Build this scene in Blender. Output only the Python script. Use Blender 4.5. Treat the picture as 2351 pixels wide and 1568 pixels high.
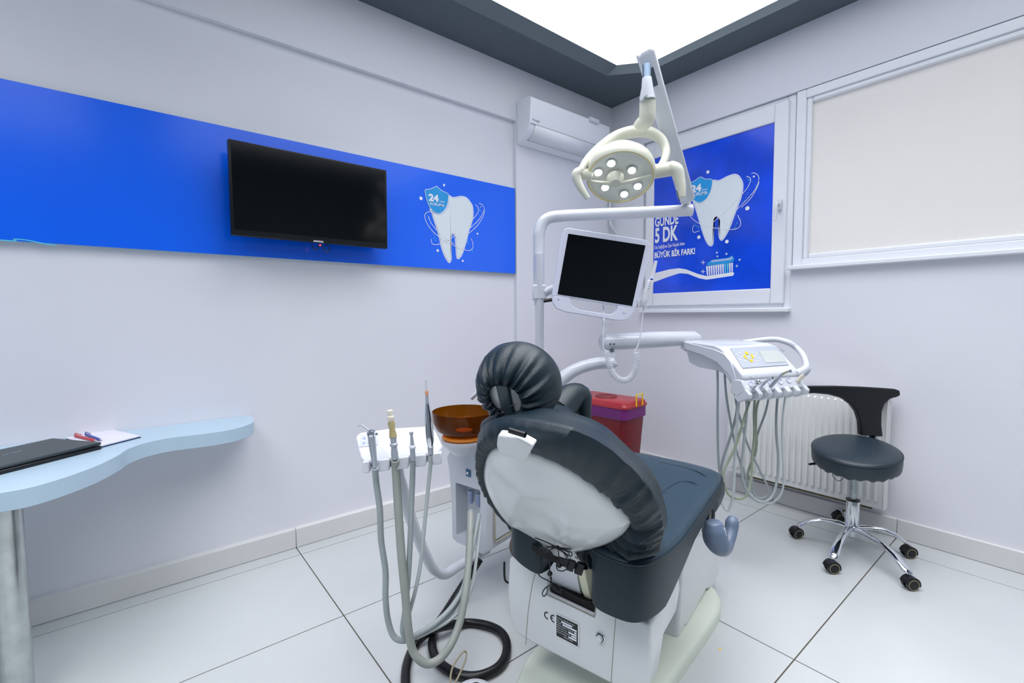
import bpy, bmesh, math, random
import numpy as np
from mathutils import Vector, Matrix
random.seed(4)
for o in list(bpy.data.objects): bpy.data.objects.remove(o)
SC=bpy.context.scene; COL=SC.collection
# ---------------------------------------------------------------- camera
H=1.168; F=1067.164
yw,pt,rl=[math.radians(a) for a in (50.98676,-3.33952,-.35970)]
fw=np.array([math.cos(yw)*math.cos(pt),math.sin(yw)*math.cos(pt),math.sin(pt)])
rt=np.cross(fw,[0,0,1]); rt/=np.linalg.norm(rt); up=np.cross(rt,fw)
r2=math.cos(rl)*rt+math.sin(rl)*up; u2=-math.sin(rl)*rt+math.cos(rl)*up
CAM=np.array([0,0,H])
cam=bpy.data.cameras.new('camera'); cam.sensor_width=36; cam.lens=F/2351*36; cam.clip_start=.02
co=bpy.data.objects.new('camera',cam); COL.objects.link(co); SC.camera=co
co.matrix_world=Matrix(((r2[0],u2[0],-fw[0],0),(r2[1],u2[1],-fw[1],0),(r2[2],u2[2],-fw[2],H),(0,0,0,1)))
# ---------------------------------------------------------------- view and world
SC.view_settings.view_transform='Standard'; SC.view_settings.look='None'
SC.view_settings.gamma=1; SC.view_settings.use_curve_mapping=False
SC.view_settings.exposure=0.0
PANEL_E=1.08
def area(x0,x1,y0,y1,z,e):
    la=bpy.data.lights.new('panel_light','AREA'); la.shape='RECTANGLE'; la.size=x1-x0; la.size_y=y1-y0; la.energy=e; la.spread=math.radians(114); la.color=(.985,.965,1.0)
    lo_=bpy.data.objects.new('panel_light',la); lo_.location=((x0+x1)/2,(y0+y1)/2,z); SC.collection.objects.link(lo_)
area(.34,2.45,-1.1,1.85,2.882,45)
area(-1.5,-.3,-.9,1.9,2.792,31)
w=bpy.data.worlds.new('world'); SC.world=w; w.use_nodes=True
w.node_tree.nodes['Background'].inputs[0].default_value=(.80,.88,1,1)
w.node_tree.nodes['Background'].inputs[1].default_value=1.0
# ---------------------------------------------------------------- point finders
def ray(x,y): return fw+r2*(x-1175.5)/F-u2*(y-784)/F
def A(*p): return np.array(p,float)
def P(x,y,d): return CAM+ray(x,y)*d
def PX(x,y,X): r=ray(x,y); return CAM+r*(X/r[0])
def PY(x,y,Y): r=ray(x,y); return CAM+r*(Y/r[1])
def PZ(x,y,Z): r=ray(x,y); return CAM+r*((Z-H)/r[2])
th=math.radians(12)
U=A(math.cos(th),math.sin(th),0); V=A(-math.sin(th),math.cos(th),0); K=A(0,0,1)
def C(u,v,z): return U*u+V*v+K*z
def PU(x,y,u): r=ray(x,y); return CAM+r*(u/(r@U))
def PV(x,y,v): r=ray(x,y); return CAM+r*(v/(r@V))
def PN(x,y,o,n): r=ray(x,y); return CAM+r*(((o-CAM)@n)/(r@n))
def nz(v): v=np.array(v,float); return v/np.linalg.norm(v)
def S(px,d): return px*d/F
# ---------------------------------------------------------------- materials
def lin(c):
    return tuple(((v/255)/12.92 if v/255<=.04045 else ((v/255+.055)/1.055)**2.4) for v in c)+(1,)
MATS={}
def mat(name,col,rough=.5,metal=0,coat=0,noise=.04,nscale=6,bump=0,bscale=60,emit=None,es=0,trans=0,ior=1.45,spec=.5,coatr=.1,alpha=1):
    if name in MATS: return MATS[name]
    m=bpy.data.materials.new(name); m.use_nodes=True; t=m.node_tree; N=t.nodes; L=t.links
    b=N['Principled BSDF']; c=lin(col)
    tc=N.new('ShaderNodeTexCoord'); nn=N.new('ShaderNodeTexNoise'); nn.inputs['Scale'].default_value=nscale; nn.inputs['Detail'].default_value=5
    L.new(tc.outputs['Object'],nn.inputs['Vector'])
    cr=N.new('ShaderNodeValToRGB'); cr.color_ramp.elements[0].position=.3; cr.color_ramp.elements[1].position=.7
    cr.color_ramp.elements[0].color=tuple(max(0,v*(1-noise)) for v in c[:3])+(1,)
    cr.color_ramp.elements[1].color=tuple(min(1,v*(1+noise)) for v in c[:3])+(1,)
    L.new(nn.outputs['Fac'],cr.inputs['Fac']); L.new(cr.outputs['Color'],b.inputs['Base Color'])
    b.inputs['Roughness'].default_value=rough; b.inputs['Metallic'].default_value=metal
    b.inputs['Coat Weight'].default_value=coat; b.inputs['Coat Roughness'].default_value=coatr
    b.inputs['Specular IOR Level'].default_value=spec
    b.inputs['Transmission Weight'].default_value=trans; b.inputs['IOR'].default_value=ior
    if alpha<1: b.inputs['Alpha'].default_value=alpha
    if bump:
        n2=N.new('ShaderNodeTexNoise'); n2.inputs['Scale'].default_value=bscale; n2.inputs['Detail'].default_value=4
        bp=N.new('ShaderNodeBump'); bp.inputs['Strength'].default_value=bump; bp.inputs['Distance'].default_value=.01
        L.new(tc.outputs['Object'],n2.inputs['Vector']); L.new(n2.outputs['Fac'],bp.inputs['Height']); L.new(bp.outputs['Normal'],b.inputs['Normal'])
    if emit: b.inputs['Emission Color'].default_value=lin(emit); b.inputs['Emission Strength'].default_value=es
    MATS[name]=m; return m
WALL=mat('wall_paint',(228,229,236),.55,bump=.12,bscale=9,noise=.015,nscale=2)
BACKW=mat('back_wall_paint',(136,144,152),.6)
CEIL=mat('ceiling_paint',(84,96,104),.6,bump=.05,bscale=14)
TILE=mat('floor_tile',(194,199,200),.22,noise=.045,nscale=1.6,coat=.25,coatr=.12)
BTILE=mat('skirting_tile',(218,219,218),.3,noise=.05,nscale=3)
GROUT=mat('grout',(84,78,68),.9)
WHITE=mat('white_plastic',(220,223,230),.3,noise=.01)
GWHITE=mat('gloss_white_paint',(209,214,222),.16,noise=.01,coat=.4)
UPVC=mat('window_plastic',(236,239,244),.3,noise=.01)
CREAM=mat('yellowed_plastic',(214,216,200),.32,noise=.03)
COVERW=mat('chair_cover_plastic',(222,226,228),.3,noise=.02,nscale=2)
GREENW=mat('greenish_base_plastic',(214,222,208),.35,noise=.04,nscale=2)
ACW=mat('air_conditioner_white',(240,243,248),.25,noise=.005)
YELB=mat('pale_yellow_plastic',(222,224,196),.4)
SHELLM=mat('backrest_shell_plastic',(216,221,221),.16,noise=.008,nscale=3,coat=.3)
LEATH=mat('navy_leatherette',(19,37,46),.42,noise=.12,nscale=4,bump=.12,bscale=240,spec=.5)
SEATM=mat('lit_slate_leatherette',(34,56,70),.4,noise=.06,nscale=4,bump=.1,bscale=240)  # slate leather with light on its upward face put into the colour
BROWN=mat('brown_vinyl',(84,70,58),.5)
BLACK=mat('black_plastic',(14,18,22),.3)
BLKM=mat('black_matte',(8,9,10),.7)
SCREEN=mat('dark_glass_screen',(3,6,9),.1,spec=.6,noise=0)
TVS=mat('television_screen',(4,8,11),.12,spec=.5,noise=0)
CHROME=mat('chrome',(225,228,232),.08,metal=1,noise=.02)
STEEL=mat('worn_steel',(150,160,160),.28,metal=1,noise=.3,nscale=30)
SILVER=mat('silver_plastic',(178,186,196),.3,metal=.4)
HOSE=mat('grey_hose',(158,168,170),.4,noise=.05,nscale=12)
HOSEL=mat('light_grey_hose',(186,194,196),.35)
HOSEG=mat('stained_green_hose',(152,162,142),.5,noise=.2,nscale=14)
BLUEP=mat('blue_gloss_film',(0,104,255),.28,noise=.03,nscale=1.5,coat=.55,coatr=.16)
BLUEW=mat('deep_blue_window_film',(0,74,228),.25,noise=.25,nscale=3.2,coat=.6,coatr=.1)
EDGE=mat('pale_blue_edge',(150,180,200),.5)
INKW=mat('white_print',(240,243,250),.4,noise=.01)
INKL=mat('lavender_print',(186,196,236),.4,noise=.02)
INKT=mat('pale_teal_print',(226,236,240),.4,noise=.025,nscale=8)
INKC=mat('cyan_print',(40,158,228),.4,noise=.05,nscale=10)
INKS=mat('sky_print',(90,205,235),.4)
DESKM=mat('pale_blue_laminate',(180,204,220),.4,noise=.02)
LAPM=mat('dark_grey_lid',(44,54,58),.38,noise=.05)
PAPER=mat('paper',(226,226,238),.8)
NAVY=mat('navy_card',(12,52,96),.5)
RED=mat('red_plastic',(206,16,24),.3)
BLUEI=mat('blue_pen_plastic',(28,62,170),.3)
BINR=mat('dark_red_plastic',(116,14,25),.35,noise=.08,nscale=5)
BINL=mat('red_lid_plastic',(168,48,56),.35)
PURP=mat('purple_plastic',(118,34,116),.4)
ORNG=mat('orange_plastic',(250,150,10),.4)
YEL=mat('yellow_key_plastic',(246,205,20),.4)
RADM=mat('radiator_enamel',(228,230,228),.35,noise=.03)
GREYP=mat('grey_panel_film',(178,186,198),.35)
LCD=mat('unlit_lcd',(190,198,196),.25)
GBLUE=mat('grey_blue_plastic',(96,112,134),.35,noise=.05)
STICK=mat('blue_sticker',(60,106,138),.5)
KHAKI=mat('khaki_rubber',(168,158,112),.5)
IVORY=mat('ivory_plastic',(228,222,204),.4)
PEACH=mat('peach_rubber',(214,156,128),.5)
AMBER=mat('amber_glass',(128,72,8),.05,trans=.75,ior=1.25,noise=.05)
CLEAR=mat('clear_film',(225,232,240),.12,trans=.9,ior=1.1,alpha=.35)
PANEL=mat('light_panel',(255,255,255),.5,emit=(246,250,255),es=PANEL_E,noise=0)
FROST=mat('frosted_window',(232,229,225),.5,emit=(232,228,222),es=.06,noise=.03,nscale=1.4)
LEDM=mat('led_lens',(255,255,255),.2,emit=(255,255,255),es=9,noise=0)
REDLED=mat('red_indicator',(255,40,20),.3,emit=(255,40,20),es=6,noise=0)
# ---------------------------------------------------------------- mesh builder
class MB:
    def __init__(s): s.bm=bmesh.new()
    def face(s,pts):
        vs=[s.bm.verts.new(Vector(p)) for p in pts]
        return s.bm.faces.new(vs)
    def box(s,a,b):
        x0,y0,z0=a; x1,y1,z1=b
        return s.ob([(x,y,z) for z in (z0,z1) for x,y in ((x0,y0),(x1,y0),(x1,y1),(x0,y1))])
    def ob(s,p):
        v=[s.bm.verts.new(Vector(q)) for q in p]
        for f in ((3,2,1,0),(4,5,6,7),(0,1,5,4),(1,2,6,5),(2,3,7,6),(3,0,4,7)): s.bm.faces.new([v[i] for i in f])
        return s
    def fb(s,o,ax,ay,az,a,b):   # box in a local frame
        return s.ob([o+ax*x+ay*y+az*z for z in (a[2],b[2]) for x,y in ((a[0],a[1]),(b[0],a[1]),(b[0],b[1]),(a[0],b[1]))])
    def prism(s,pts,vec):
        pts=[np.array(p,float) for p in pts]; vec=np.array(vec,float)
        a=[s.bm.verts.new(Vector(p)) for p in pts]; b=[s.bm.verts.new(Vector(p+vec)) for p in pts]
        n=len(pts); s.bm.faces.new(a[::-1]); s.bm.faces.new(b)
        for i in range(n): s.bm.faces.new((a[i],a[(i+1)%n],b[(i+1)%n],b[i]))
        return s
    def loft(s,rings,c0=True,c1=True,closed=True):
        R=[[s.bm.verts.new(Vector(p)) for p in r] for r in rings]; n=len(R[0])
        for a,b in zip(R,R[1:]):
            for i in range(n if closed else n-1):
                j=(i+1)%n; s.bm.faces.new((a[i],a[j],b[j],b[i]))
        if c0: s.bm.faces.new(R[0][::-1])
        if c1: s.bm.faces.new(R[-1])
        return s
    def tube(s,pts,r,n=12,sm=0,caps=True,flat=None):
        pts=[np.array(p,float) for p in pts]
        rs=list(r) if hasattr(r,'__len__') else [r]*len(pts)
        if sm: pts,rs=spline(pts,sm,rs)
        T=[nz(pts[min(i+1,len(pts)-1)]-pts[max(i-1,0)]) for i in range(len(pts))]
        a=A(0,0,1) if abs(T[0][2])<.9 else A(1,0,0)
        nn=nz(np.cross(T[0],a)); rings=[]
        for p,t,q in zip(pts,T,rs):
            nn=nz(nn-t*(nn@t)); bb=np.cross(t,nn)
            rings.append([p+(nn*math.cos(k*2*math.pi/n)+bb*math.sin(k*2*math.pi/n))*q for k in range(n)])
        return s.loft(rings,caps,caps)
    def lathe(s,o,ax,prof,n=32,e=None,caps=True):   # prof (radius, height)
        ax=nz(ax); a=A(0,0,1) if abs(ax[2])<.9 else A(1,0,0)
        e1=nz(np.cross(ax,a)); e2=np.cross(ax,e1); o=np.array(o,float)
        return s.loft([[o+ax*h+(e1*math.cos(k*2*math.pi/n)+e2*math.sin(k*2*math.pi/n))*max(r,1e-4) for k in range(n)] for r,h in prof],caps,caps)
    def cyl(s,a,b,r,n=24,r1=None): 
        a=np.array(a,float);b=np.array(b,float)
        return s.lathe(a,b-a,[(r,0),(r if r1 is None else r1,np.linalg.norm(b-a))],n)
    def ball(s,o,rx,ry=None,rz=None,fr=None,n=20,m=12):
        ry=ry or rx; rz=rz or rx; e=fr or (A(1,0,0),A(0,1,0),A(0,0,1)); o=np.array(o,float); rings=[]
        for j in range(m+1):
            t=math.pi*(.02+.96*j/m)
            rings.append([o+e[0]*rx*math.sin(t)*math.cos(k*2*math.pi/n)+e[1]*ry*math.sin(t)*math.sin(k*2*math.pi/n)-e[2]*rz*math.cos(t) for k in range(n)])
        return s.loft(rings)
    def ribbon(s,pts,w,nrm,sm=4,closed=False):
        pts=[np.array(p,float) for p in pts]
        if sm: pts,_=spline(pts,sm)
        a=[];b=[]
        for i,p in enumerate(pts):
            t=nz(pts[min(i+1,len(pts)-1)]-pts[max(i-1,0)]); q=nz(np.cross(nrm,t))
            a.append(s.bm.verts.new(Vector(p+q*w/2))); b.append(s.bm.verts.new(Vector(p-q*w/2)))
        for i in range(len(pts)-1): s.bm.faces.new((a[i],a[i+1],b[i+1],b[i]))
        return s
    def poly(s,pts):
        f=s.face(pts); bmesh.ops.triangulate(s.bm,faces=[f]); return s
    def disc(s,o,nrm,r,n=20,e=None):
        nrm=nz(nrm); a=A(0,0,1) if abs(nrm[2])<.9 else A(1,0,0); e1=nz(np.cross(nrm,a)); e2=np.cross(nrm,e1)
        s.face([o+(e1*math.cos(k*2*math.pi/n)+e2*math.sin(k*2*math.pi/n))*r for k in range(n)]); return s
def spline(pts,k,rs=None):
    out=[];ro=[]; n=len(pts); rs=rs or [1]*n
    for i in range(n-1):
        p0,p1,p2,p3=pts[max(i-1,0)],pts[i],pts[i+1],pts[min(i+2,n-1)]
        for j in range(k):
            t=j/k
            out.append(.5*((2*p1)+(-p0+p2)*t+(2*p0-5*p1+4*p2-p3)*t*t+(-p0+3*p1-3*p2+p3)*t**3)); ro.append(rs[i]*(1-t)+rs[i+1]*t)
    out.append(pts[-1]); ro.append(rs[-1]); return out,ro
def cspline(pts,k):   # closed smooth outline
    n=len(pts); pts=[np.array(p,float) for p in pts]; out=[]
    for i in range(n):
        p0,p1,p2,p3=pts[i-1],pts[i],pts[(i+1)%n],pts[(i+2)%n]
        for j in range(k):
            t=j/k; out.append(.5*((2*p1)+(-p0+p2)*t+(2*p0-5*p1+4*p2-p3)*t*t+(-p0+3*p1-3*p2+p3)*t**3))
    return out
def rr(a0,b0,a1,b1,r,n=5):   # rounded rectangle outline, 2-D
    o=[]
    for cx,cy,s in ((a1-r,b1-r,0),(a0+r,b1-r,1),(a0+r,b0+r,2),(a1-r,b0+r,3)):
        for k in range(n+1):
            t=math.pi/2*(s+k/n); o.append((cx+r*math.cos(t),cy+r*math.sin(t)))
    return o
def root_of(o):
    while o.parent: o=o.parent
    return o
def obj(name,mb,m,parent=None,bevel=0,sub=0,label=None,seg=2,ang=38):
    bm=mb.bm
    bmesh.ops.recalc_face_normals(bm,faces=bm.faces)
    me=bpy.data.meshes.new(name)
    if parent is not None: off=Vector(root_of(parent).location)
    else:
        xs=[v.co for v in bm.verts]
        off=Vector((sum(v.x for v in xs)/len(xs),sum(v.y for v in xs)/len(xs),min(v.z for v in xs)))
    for v in bm.verts: v.co-=off
    bm.to_mesh(me); bm.free()
    me.polygons.foreach_set('use_smooth',[True]*len(me.polygons)); me.set_sharp_from_angle(angle=math.radians(ang))
    for q in (m if isinstance(m,(list,tuple)) else [m]): me.materials.append(q)
    o=bpy.data.objects.new(name,me); COL.objects.link(o)
    if parent is not None: o.parent=parent
    else: o.location=off
    if bevel:
        b=o.modifiers.new('bevel','BEVEL'); b.width=bevel; b.segments=seg; b.limit_method='ANGLE'; b.angle_limit=math.radians(35); b.harden_normals=False
    if sub:
        s=o.modifiers.new('sub','SUBSURF'); s.levels=sub; s.render_levels=sub
    if label: o['label']=label
    return o
def thing(name,label,cat,loc,group=None):
    o=bpy.data.objects.new(name,None); COL.objects.link(o); o.location=Vector(loc); o.empty_display_size=.05
    o['label']=label; o['category']=cat
    if group: o['group']=group
    return o
def tag(o,label,cat,group=None):
    o['label']=label; o['category']=cat
    if group: o['group']=group
    return o
def struct(name,mb,m,parent=None,**k):
    o=obj(name,mb,m,parent,**k)
    if parent is None: o['kind']='structure'
    return o
_cap=[None]
def text_bm(s,bold=0):
    cu=bpy.data.curves.new('t','FONT'); cu.body=s; cu.offset=bold; cu.resolution_u=3; cu.fill_mode='FRONT'
    o=bpy.data.objects.new('t',cu); COL.objects.link(o)
    dg=bpy.context.evaluated_depsgraph_get(); dg.update()
    me=bpy.data.meshes.new_from_object(o.evaluated_get(dg)); bpy.data.objects.remove(o)
    return me
def text(mb,s,p0,p1,cap,nrm,upv,off=.0008,bold=.0,flip=False):
    """lettering on a surface: baseline from p0 to p1, capital height cap"""
    if _cap[0] is None:
        m0=text_bm('H'); _cap[0]=max(v.co.y for v in m0.vertices)
    me=text_bm(s,bold); vs=me.vertices; x0=min(v.co.x for v in vs); x1=max(v.co.x for v in vs)
    ex=p1-p0; k=1/(x1-x0); n=nz(nrm); idx=[]
    upv=nz(upv-n*(upv@n))
    for v in vs: idx.append(mb.bm.verts.new(Vector(p0+ex*((v.co.x-x0)*k)+upv*(v.co.y/_cap[0]*cap)+n*off)))
    for p in me.polygons:
        try: mb.bm.faces.new([idx[i] for i in p.vertices])
        except ValueError: pass
    return mb
# ================================================================= ROOM
XW=3.035; YR=2.492; YO=2.462
bm=MB(); bm.box((-1.7,-2.0,-.06),(3.2,2.7,-.002)); 
base_n=len(bm.bm.faces)
def tile(x0,y0,x1,y1,g=.0022):
    bm.box((x0+g,y0+g,-.004),(x1-g,y1-g,0))
ys=[-1.83,-1.23,-.63,-.03,.572,1.174,1.775,2.376]
for i in range(7):
    xs=[-1.7,-.61,.585,1.785,2.842] if ys[i]>1.1 else [-1.7,-.72,.48,1.68,2.842]
    for a,b in zip(xs,xs[1:]): tile(a,ys[i],b,ys[i+1])
    tile(2.842,ys[i],XW,ys[i+1])
for a,b in zip([-1.7,-.61,.585,1.785,2.842],[-.61,.585,1.785,2.842,XW]): tile(a,2.376,b,2.47)
bm.bm.faces.ensure_lookup_table()
fl=struct('floor',bm,[GROUT,TILE])
for i,p in enumerate(fl.data.polygons): p.material_index=0 if i<base_n else 1
# tiled skirting with a pale top edge
bm=MB()
for a,b in zip([-1.7,-.61,.585,1.785],[-.61,.585,1.785,XW]): bm.box((a+.001,2.458,0.0012),(b-.001,2.50,.096))
struct('baseboard_left',bm,BTILE,bevel=.002)
bm=MB()
for a,b in zip([-2,-.63,.572,1.174],[-.63,.572,1.174,2.457]): bm.box((3.018,a+.001,.0012),(3.06,b-.001,.098))
struct('baseboard_right',bm,BTILE,bevel=.002)
# left wall: a shallow recess behind the banner, flush wall beyond it
bm=MB(); bm.prism([A(-1.7,YR,0),A(2.04,YR,0),A(2.04,YO,0),A(3.2,YO,0),A(3.2,2.7,0),A(-1.7,2.7,0)],(0,0,2.465))
bm.box((-1.7,YO,2.465),(3.2,2.7,3.1)); struct('wall_left',bm,WALL)
# right wall with two window openings
bm=MB(); X2=3.22
bm.box((XW,1.113,0),(X2,2.7,1.185)); bm.box((XW,-2.0,0),(X2,1.113,1.425)); bm.box((XW,2.155,1.185),(X2,2.7,2.447))
bm.box((XW,-2.0,2.447),(X2,2.7,3.1)); bm.box((XW,-2.0,1.425),(X2,-.9,2.447)); struct('wall_right',bm,WALL)
bm=MB(); bm.box((-1.75,-2.0,0),(-1.7,2.7,3.1)); struct('wall_back_left',bm,BACKW)
bm=MB(); bm.box((-1.7,-2.05,0),(3.2,-2.0,3.1)); struct('wall_back',bm,BACKW)
# ceiling: soffit, coffer lip with a cut corner, light panel
ZC=2.81; ZP=2.885
out=[A(-1.7,-2.0,ZC),A(3.1,-2.0,ZC),A(3.1,2.6,ZC),A(-1.7,2.6,ZC)]
inn=[A(.25,-1.21,ZC),A(2.80,-1.21,ZC),A(2.785,1.95,ZC),A(2.60,2.155,ZC),A(.25,2.155,ZC)]
top=[A(.33,-1.13,ZP),A(2.77,-1.13,ZP),A(2.765,1.90,ZP),A(2.66,2.10,ZP),A(.33,2.10,ZP)]
top[2]=PZ(1502,140.5,ZP); top[3]=PZ(1415.6,149.7,ZP); top[1]=A(top[2][0]-.002,-1.13,ZP); top[4]=A(.33,top[3][1],ZP)
bm=MB(); vo=[bm.bm.verts.new(Vector(p)) for p in out]; vi=[bm.bm.verts.new(Vector(p)) for p in inn]; vt=[bm.bm.verts.new(Vector(p)) for p in top]
for f in ((vo[0],vo[1],vi[1],vi[0]),(vo[1],vo[2],vi[3],vi[2],vi[1]),(vo[2],vo[3],vi[4],vi[3]),(vo[3],vo[0],vi[0],vi[4])): bm.bm.faces.new(f)
for i in range(5): bm.bm.faces.new((vi[i],vi[(i+1)%5],vt[(i+1)%5],vt[i]))
vu=[bm.bm.verts.new(Vector(p)+Vector((0,0,.2))) for p in out]
for i in range(4): bm.bm.faces.new((vo[i],vo[(i+1)%4],vu[(i+1)%4],vu[i]))
bm.bm.faces.new(vu); struct('ceiling',bm,CEIL,ang=20)
lp=thing('ceiling_light_panel','large glowing white stretch light panel set into the grey ceiling frame','ceiling light',(1.5,.5,ZP))
bm=MB(); bm.prism(top,(0,0,.03)); obj('diffuser',bm,PANEL,lp)
lp2=thing('ceiling_light_panel','second glowing ceiling panel over the desk end of the room','ceiling light',(-.9,.5,2.8))
bm=MB(); bm.box((-1.55,-.95,2.796),(-.25,1.95,2.812)); obj('diffuser',bm,PANEL,lp2)
# ----------------------------------------------------------------- windows
def frame_y(mb,x0,x1,y0,y1,z0,z1,t,tb=None):
    tb=tb or t
    mb.box((x0,y0,z0),(x1,y0+t,z1)); mb.box((x0,y1-t,z0),(x1,y1,z1)); mb.box((x0,y0+t,z0),(x1,y1-t,z0+tb)); mb.box((x0,y0+t,z1-t),(x1,y1-t,z1))
w1=bpy.data.objects.new('window_1',None); COL.objects.link(w1); w1.location=(3.08,1.6,1.185); w1['kind']='structure'
bm=MB(); frame_y(bm,3.055,3.11,1.118,2.15,1.188,2.445,.045); obj('window_frame',bm,UPVC,w1,bevel=.004)
bm=MB(); bm.box((3.035,1.150,1.225),(3.075,1.229,2.42)); bm.box((3.035,2.064,1.225),(3.075,2.13,2.42)); bm.box((3.035,1.229,1.225),(3.075,2.064,1.318)); bm.box((3.035,1.229,2.312),(3.075,2.064,2.42)); obj('window_sash',bm,UPVC,w1,bevel=.006)
bm=MB(); bm.box((3.066,1.22,1.3),(3.074,2.07,2.34)); obj('pane',bm,FROST,w1)
bm=MB(); bm.box((2.995,1.108,1.172),(3.07,2.155,1.198)); obj('window_sill',bm,UPVC,w1,bevel=.005)
hp=PX(1789,470,3.02); bm=MB(); bm.box((3.015,hp[1]-.012,hp[2]-.03),(3.03,hp[1]+.012,hp[2]+.03)); bm.tube([hp+A(-.005,0,.005),hp+A(-.04,0,0),hp+A(-.045,.0,-.03),hp+A(-.045,.004,-.10)],.009,sm=4)
obj('window_handle',bm,WHITE,w1,bevel=.003)
w2=bpy.data.objects.new('window_2',None); COL.objects.link(w2); w2.location=(3.08,.3,1.425); w2['kind']='structure'
bm=MB(); frame_y(bm,3.04,3.11,-.9,1.110,1.43,2.445,.05); obj('window_frame',bm,UPVC,w2,bevel=.004)
bm=MB(); frame_y(bm,3.05,3.10,-.84,1.062,1.478,2.397,.03); obj('glazing_bead',bm,UPVC,w2,bevel=.008)
bm=MB(); bm.box((3.072,-.83,1.49),(3.08,1.05,2.39)); obj('pane',bm,FROST,w2)
bm=MB(); bm.box((2.995,-.9,1.418),(3.07,1.122,1.442)); obj('window_sill',bm,UPVC,w2,bevel=.005)
# ----------------------------------------------------------------- artwork helpers
def inset(pts,d,nrm):
    out=[]; n=len(pts)
    c=sum(np.cross(pts[i],pts[(i+1)%n]) for i in range(n)); s=1 if c@nrm>0 else -1
    for i in range(n):
        t=nz(pts[(i+1)%n]-pts[i-1]); out.append(pts[i]+np.cross(nrm,t)*d*s)
    return out
def art(parent,f,nrm,tooth,shield,orbits,dots,mini,layer=.0006):
    rel=lambda L,off:[f(*p)+nrm*off for p in L]
    bm=MB(); bm.poly(cspline(rel(tooth,layer),3)); obj('tooth_outline',bm,INKW,parent)
    T=cspline(rel(tooth,layer*2),3)
    bm=MB(); bm.poly(inset(T,.0045,nrm)); obj('tooth_rim',bm,INKL,parent)
    T=cspline(rel(tooth,layer*3),3)
    bm=MB(); bm.poly(inset(T,.0075,nrm)); obj('tooth_body',bm,INKT,parent)
    bm=MB(); bm.poly(cspline(rel(shield,layer*4),3)); obj('shield_badge',bm,INKC,parent)
    bm=MB(); S_=cspline(rel(shield,layer*5),3); bm.ribbon(S_+[S_[0]],.003,nrm,0)
    for L in orbits: bm.ribbon(rel(L,layer*5),.0034,nrm)
    obj('orbit_lines',bm,INKW,parent)
    bm=MB()
    for x,y,r in dots: bm.disc(f(x,y)+nrm*layer*4,nrm,r)
    obj('bubbles',bm,INKW,parent)
    bm=MB(); random.seed(7)
    for (x0,y0,x1,y1) in mini:
        for k in range(14):
            t=random.random(); bm.disc(f(x0+(x1-x0)*t+random.uniform(-9,9),y0+(y1-y0)*t+random.uniform(-9,9))+nrm*layer*4,nrm,random.uniform(.0012,.0028),8)
    obj('sparkles',bm,INKS,parent)
# ----------------------------------------------------------------- blue banner
NY=A(0,-1,0); NX=A(-1,0,0)
YB=2.468
bn=thing('wall_banner','long glossy blue banner panel with a tooth and shield print on the left wall','banner',(.9,YB,1.44))
bm=MB(); bm.box((-1.6,YB,1.446),(2.033,2.4925,2.018)); o=obj('banner_board',bm,[BLUEP,EDGE],bn)
for p in o.data.polygons:
    if abs(p.normal.z)>.5 or abs(p.normal.x)>.5: p.material_index=1
fb_=lambda x,y: PY(900+x/6.03,380+y/6.03,YB)
tooth=[(775,410),(840,437),(900,430),(960,420),(1030,440),(1085,500),(1118,560),(1128,650),(1120,740),(1095,830),(1065,920),(1040,1030),(1010,1130),(975,1230),(935,1290),(905,1295),(888,1260),(880,1150),(870,1030),(865,975),(845,955),(828,975),(822,1060),(822,1180),(825,1300),(800,1350),(770,1335),(720,1250),(680,1140),(650,1010),(620,890),(580,770),(545,660),(520,585),(560,640),(640,668),(720,630),(765,540)]
shield=[(455,340),(500,330),(560,312),(615,288),(650,320),(700,355),(778,400),(775,480),(760,550),(730,610),(690,650),(640,668),(590,650),(545,610),(510,560),(480,480),(460,400)]
orb=[[(530,640),(480,650),(450,690),(470,780),(540,890),(650,990),(780,1070),(900,1130),(1000,1165),(1060,1180),(1110,1150),(1115,1080),(1090,1010)],
     [(500,700),(540,800),(620,900),(740,1010),(860,1090)],
     [(670,1085),(600,1098),(550,1080),(540,1020)],
     [(670,1080),(800,1020),(950,900),(1090,770),(1180,660),(1195,590),(1150,540)],
     [(900,1010),(1060,880),(1200,750),(1270,620),(1250,550),(1200,525)],[(1060,940),(1180,830),(1260,700),(1275,620)]]
dots=[(718,272,.0075),(398,455,.0105),(630,1178,.0085),(1180,945,.0065),(977,1320,.007),(1228,573,.0035)]
art(bn,fb_,NY,tooth,shield,orb,dots,[(1120,890,1220,700),(450,620,540,820),(560,940,640,1110),(1030,1030,1120,1200),(1160,600,1270,640)])
bm=MB()
def tb(t_,x0,y0,x1,y1,px,bold=.0):
    a,b,c=fb_(x0,y0),fb_(x1,y1),fb_(x0,y0-px); text(bm,t_,a,b,np.linalg.norm(c-a),NY,K,off=.0036,bold=bold)
tb('24',503,484,642,504,88,.045); tb('saat',652,506,724,517,25,.0); tb('KORUMA',522,543,724,574,34,.014)
obj('lettering',bm,INKW,bn)
bm=MB(); pr=[PY(x,y,YB)+NY*.0006 for x,y in ((0,551),(30,549),(60,551),(95,558),(130,563.5))]
pr=[A(-.8,YB-.0006,1.47)]+pr; bm.ribbon(pr,.004,NY); obj('wave_line',bm,INKS,bn)
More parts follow.
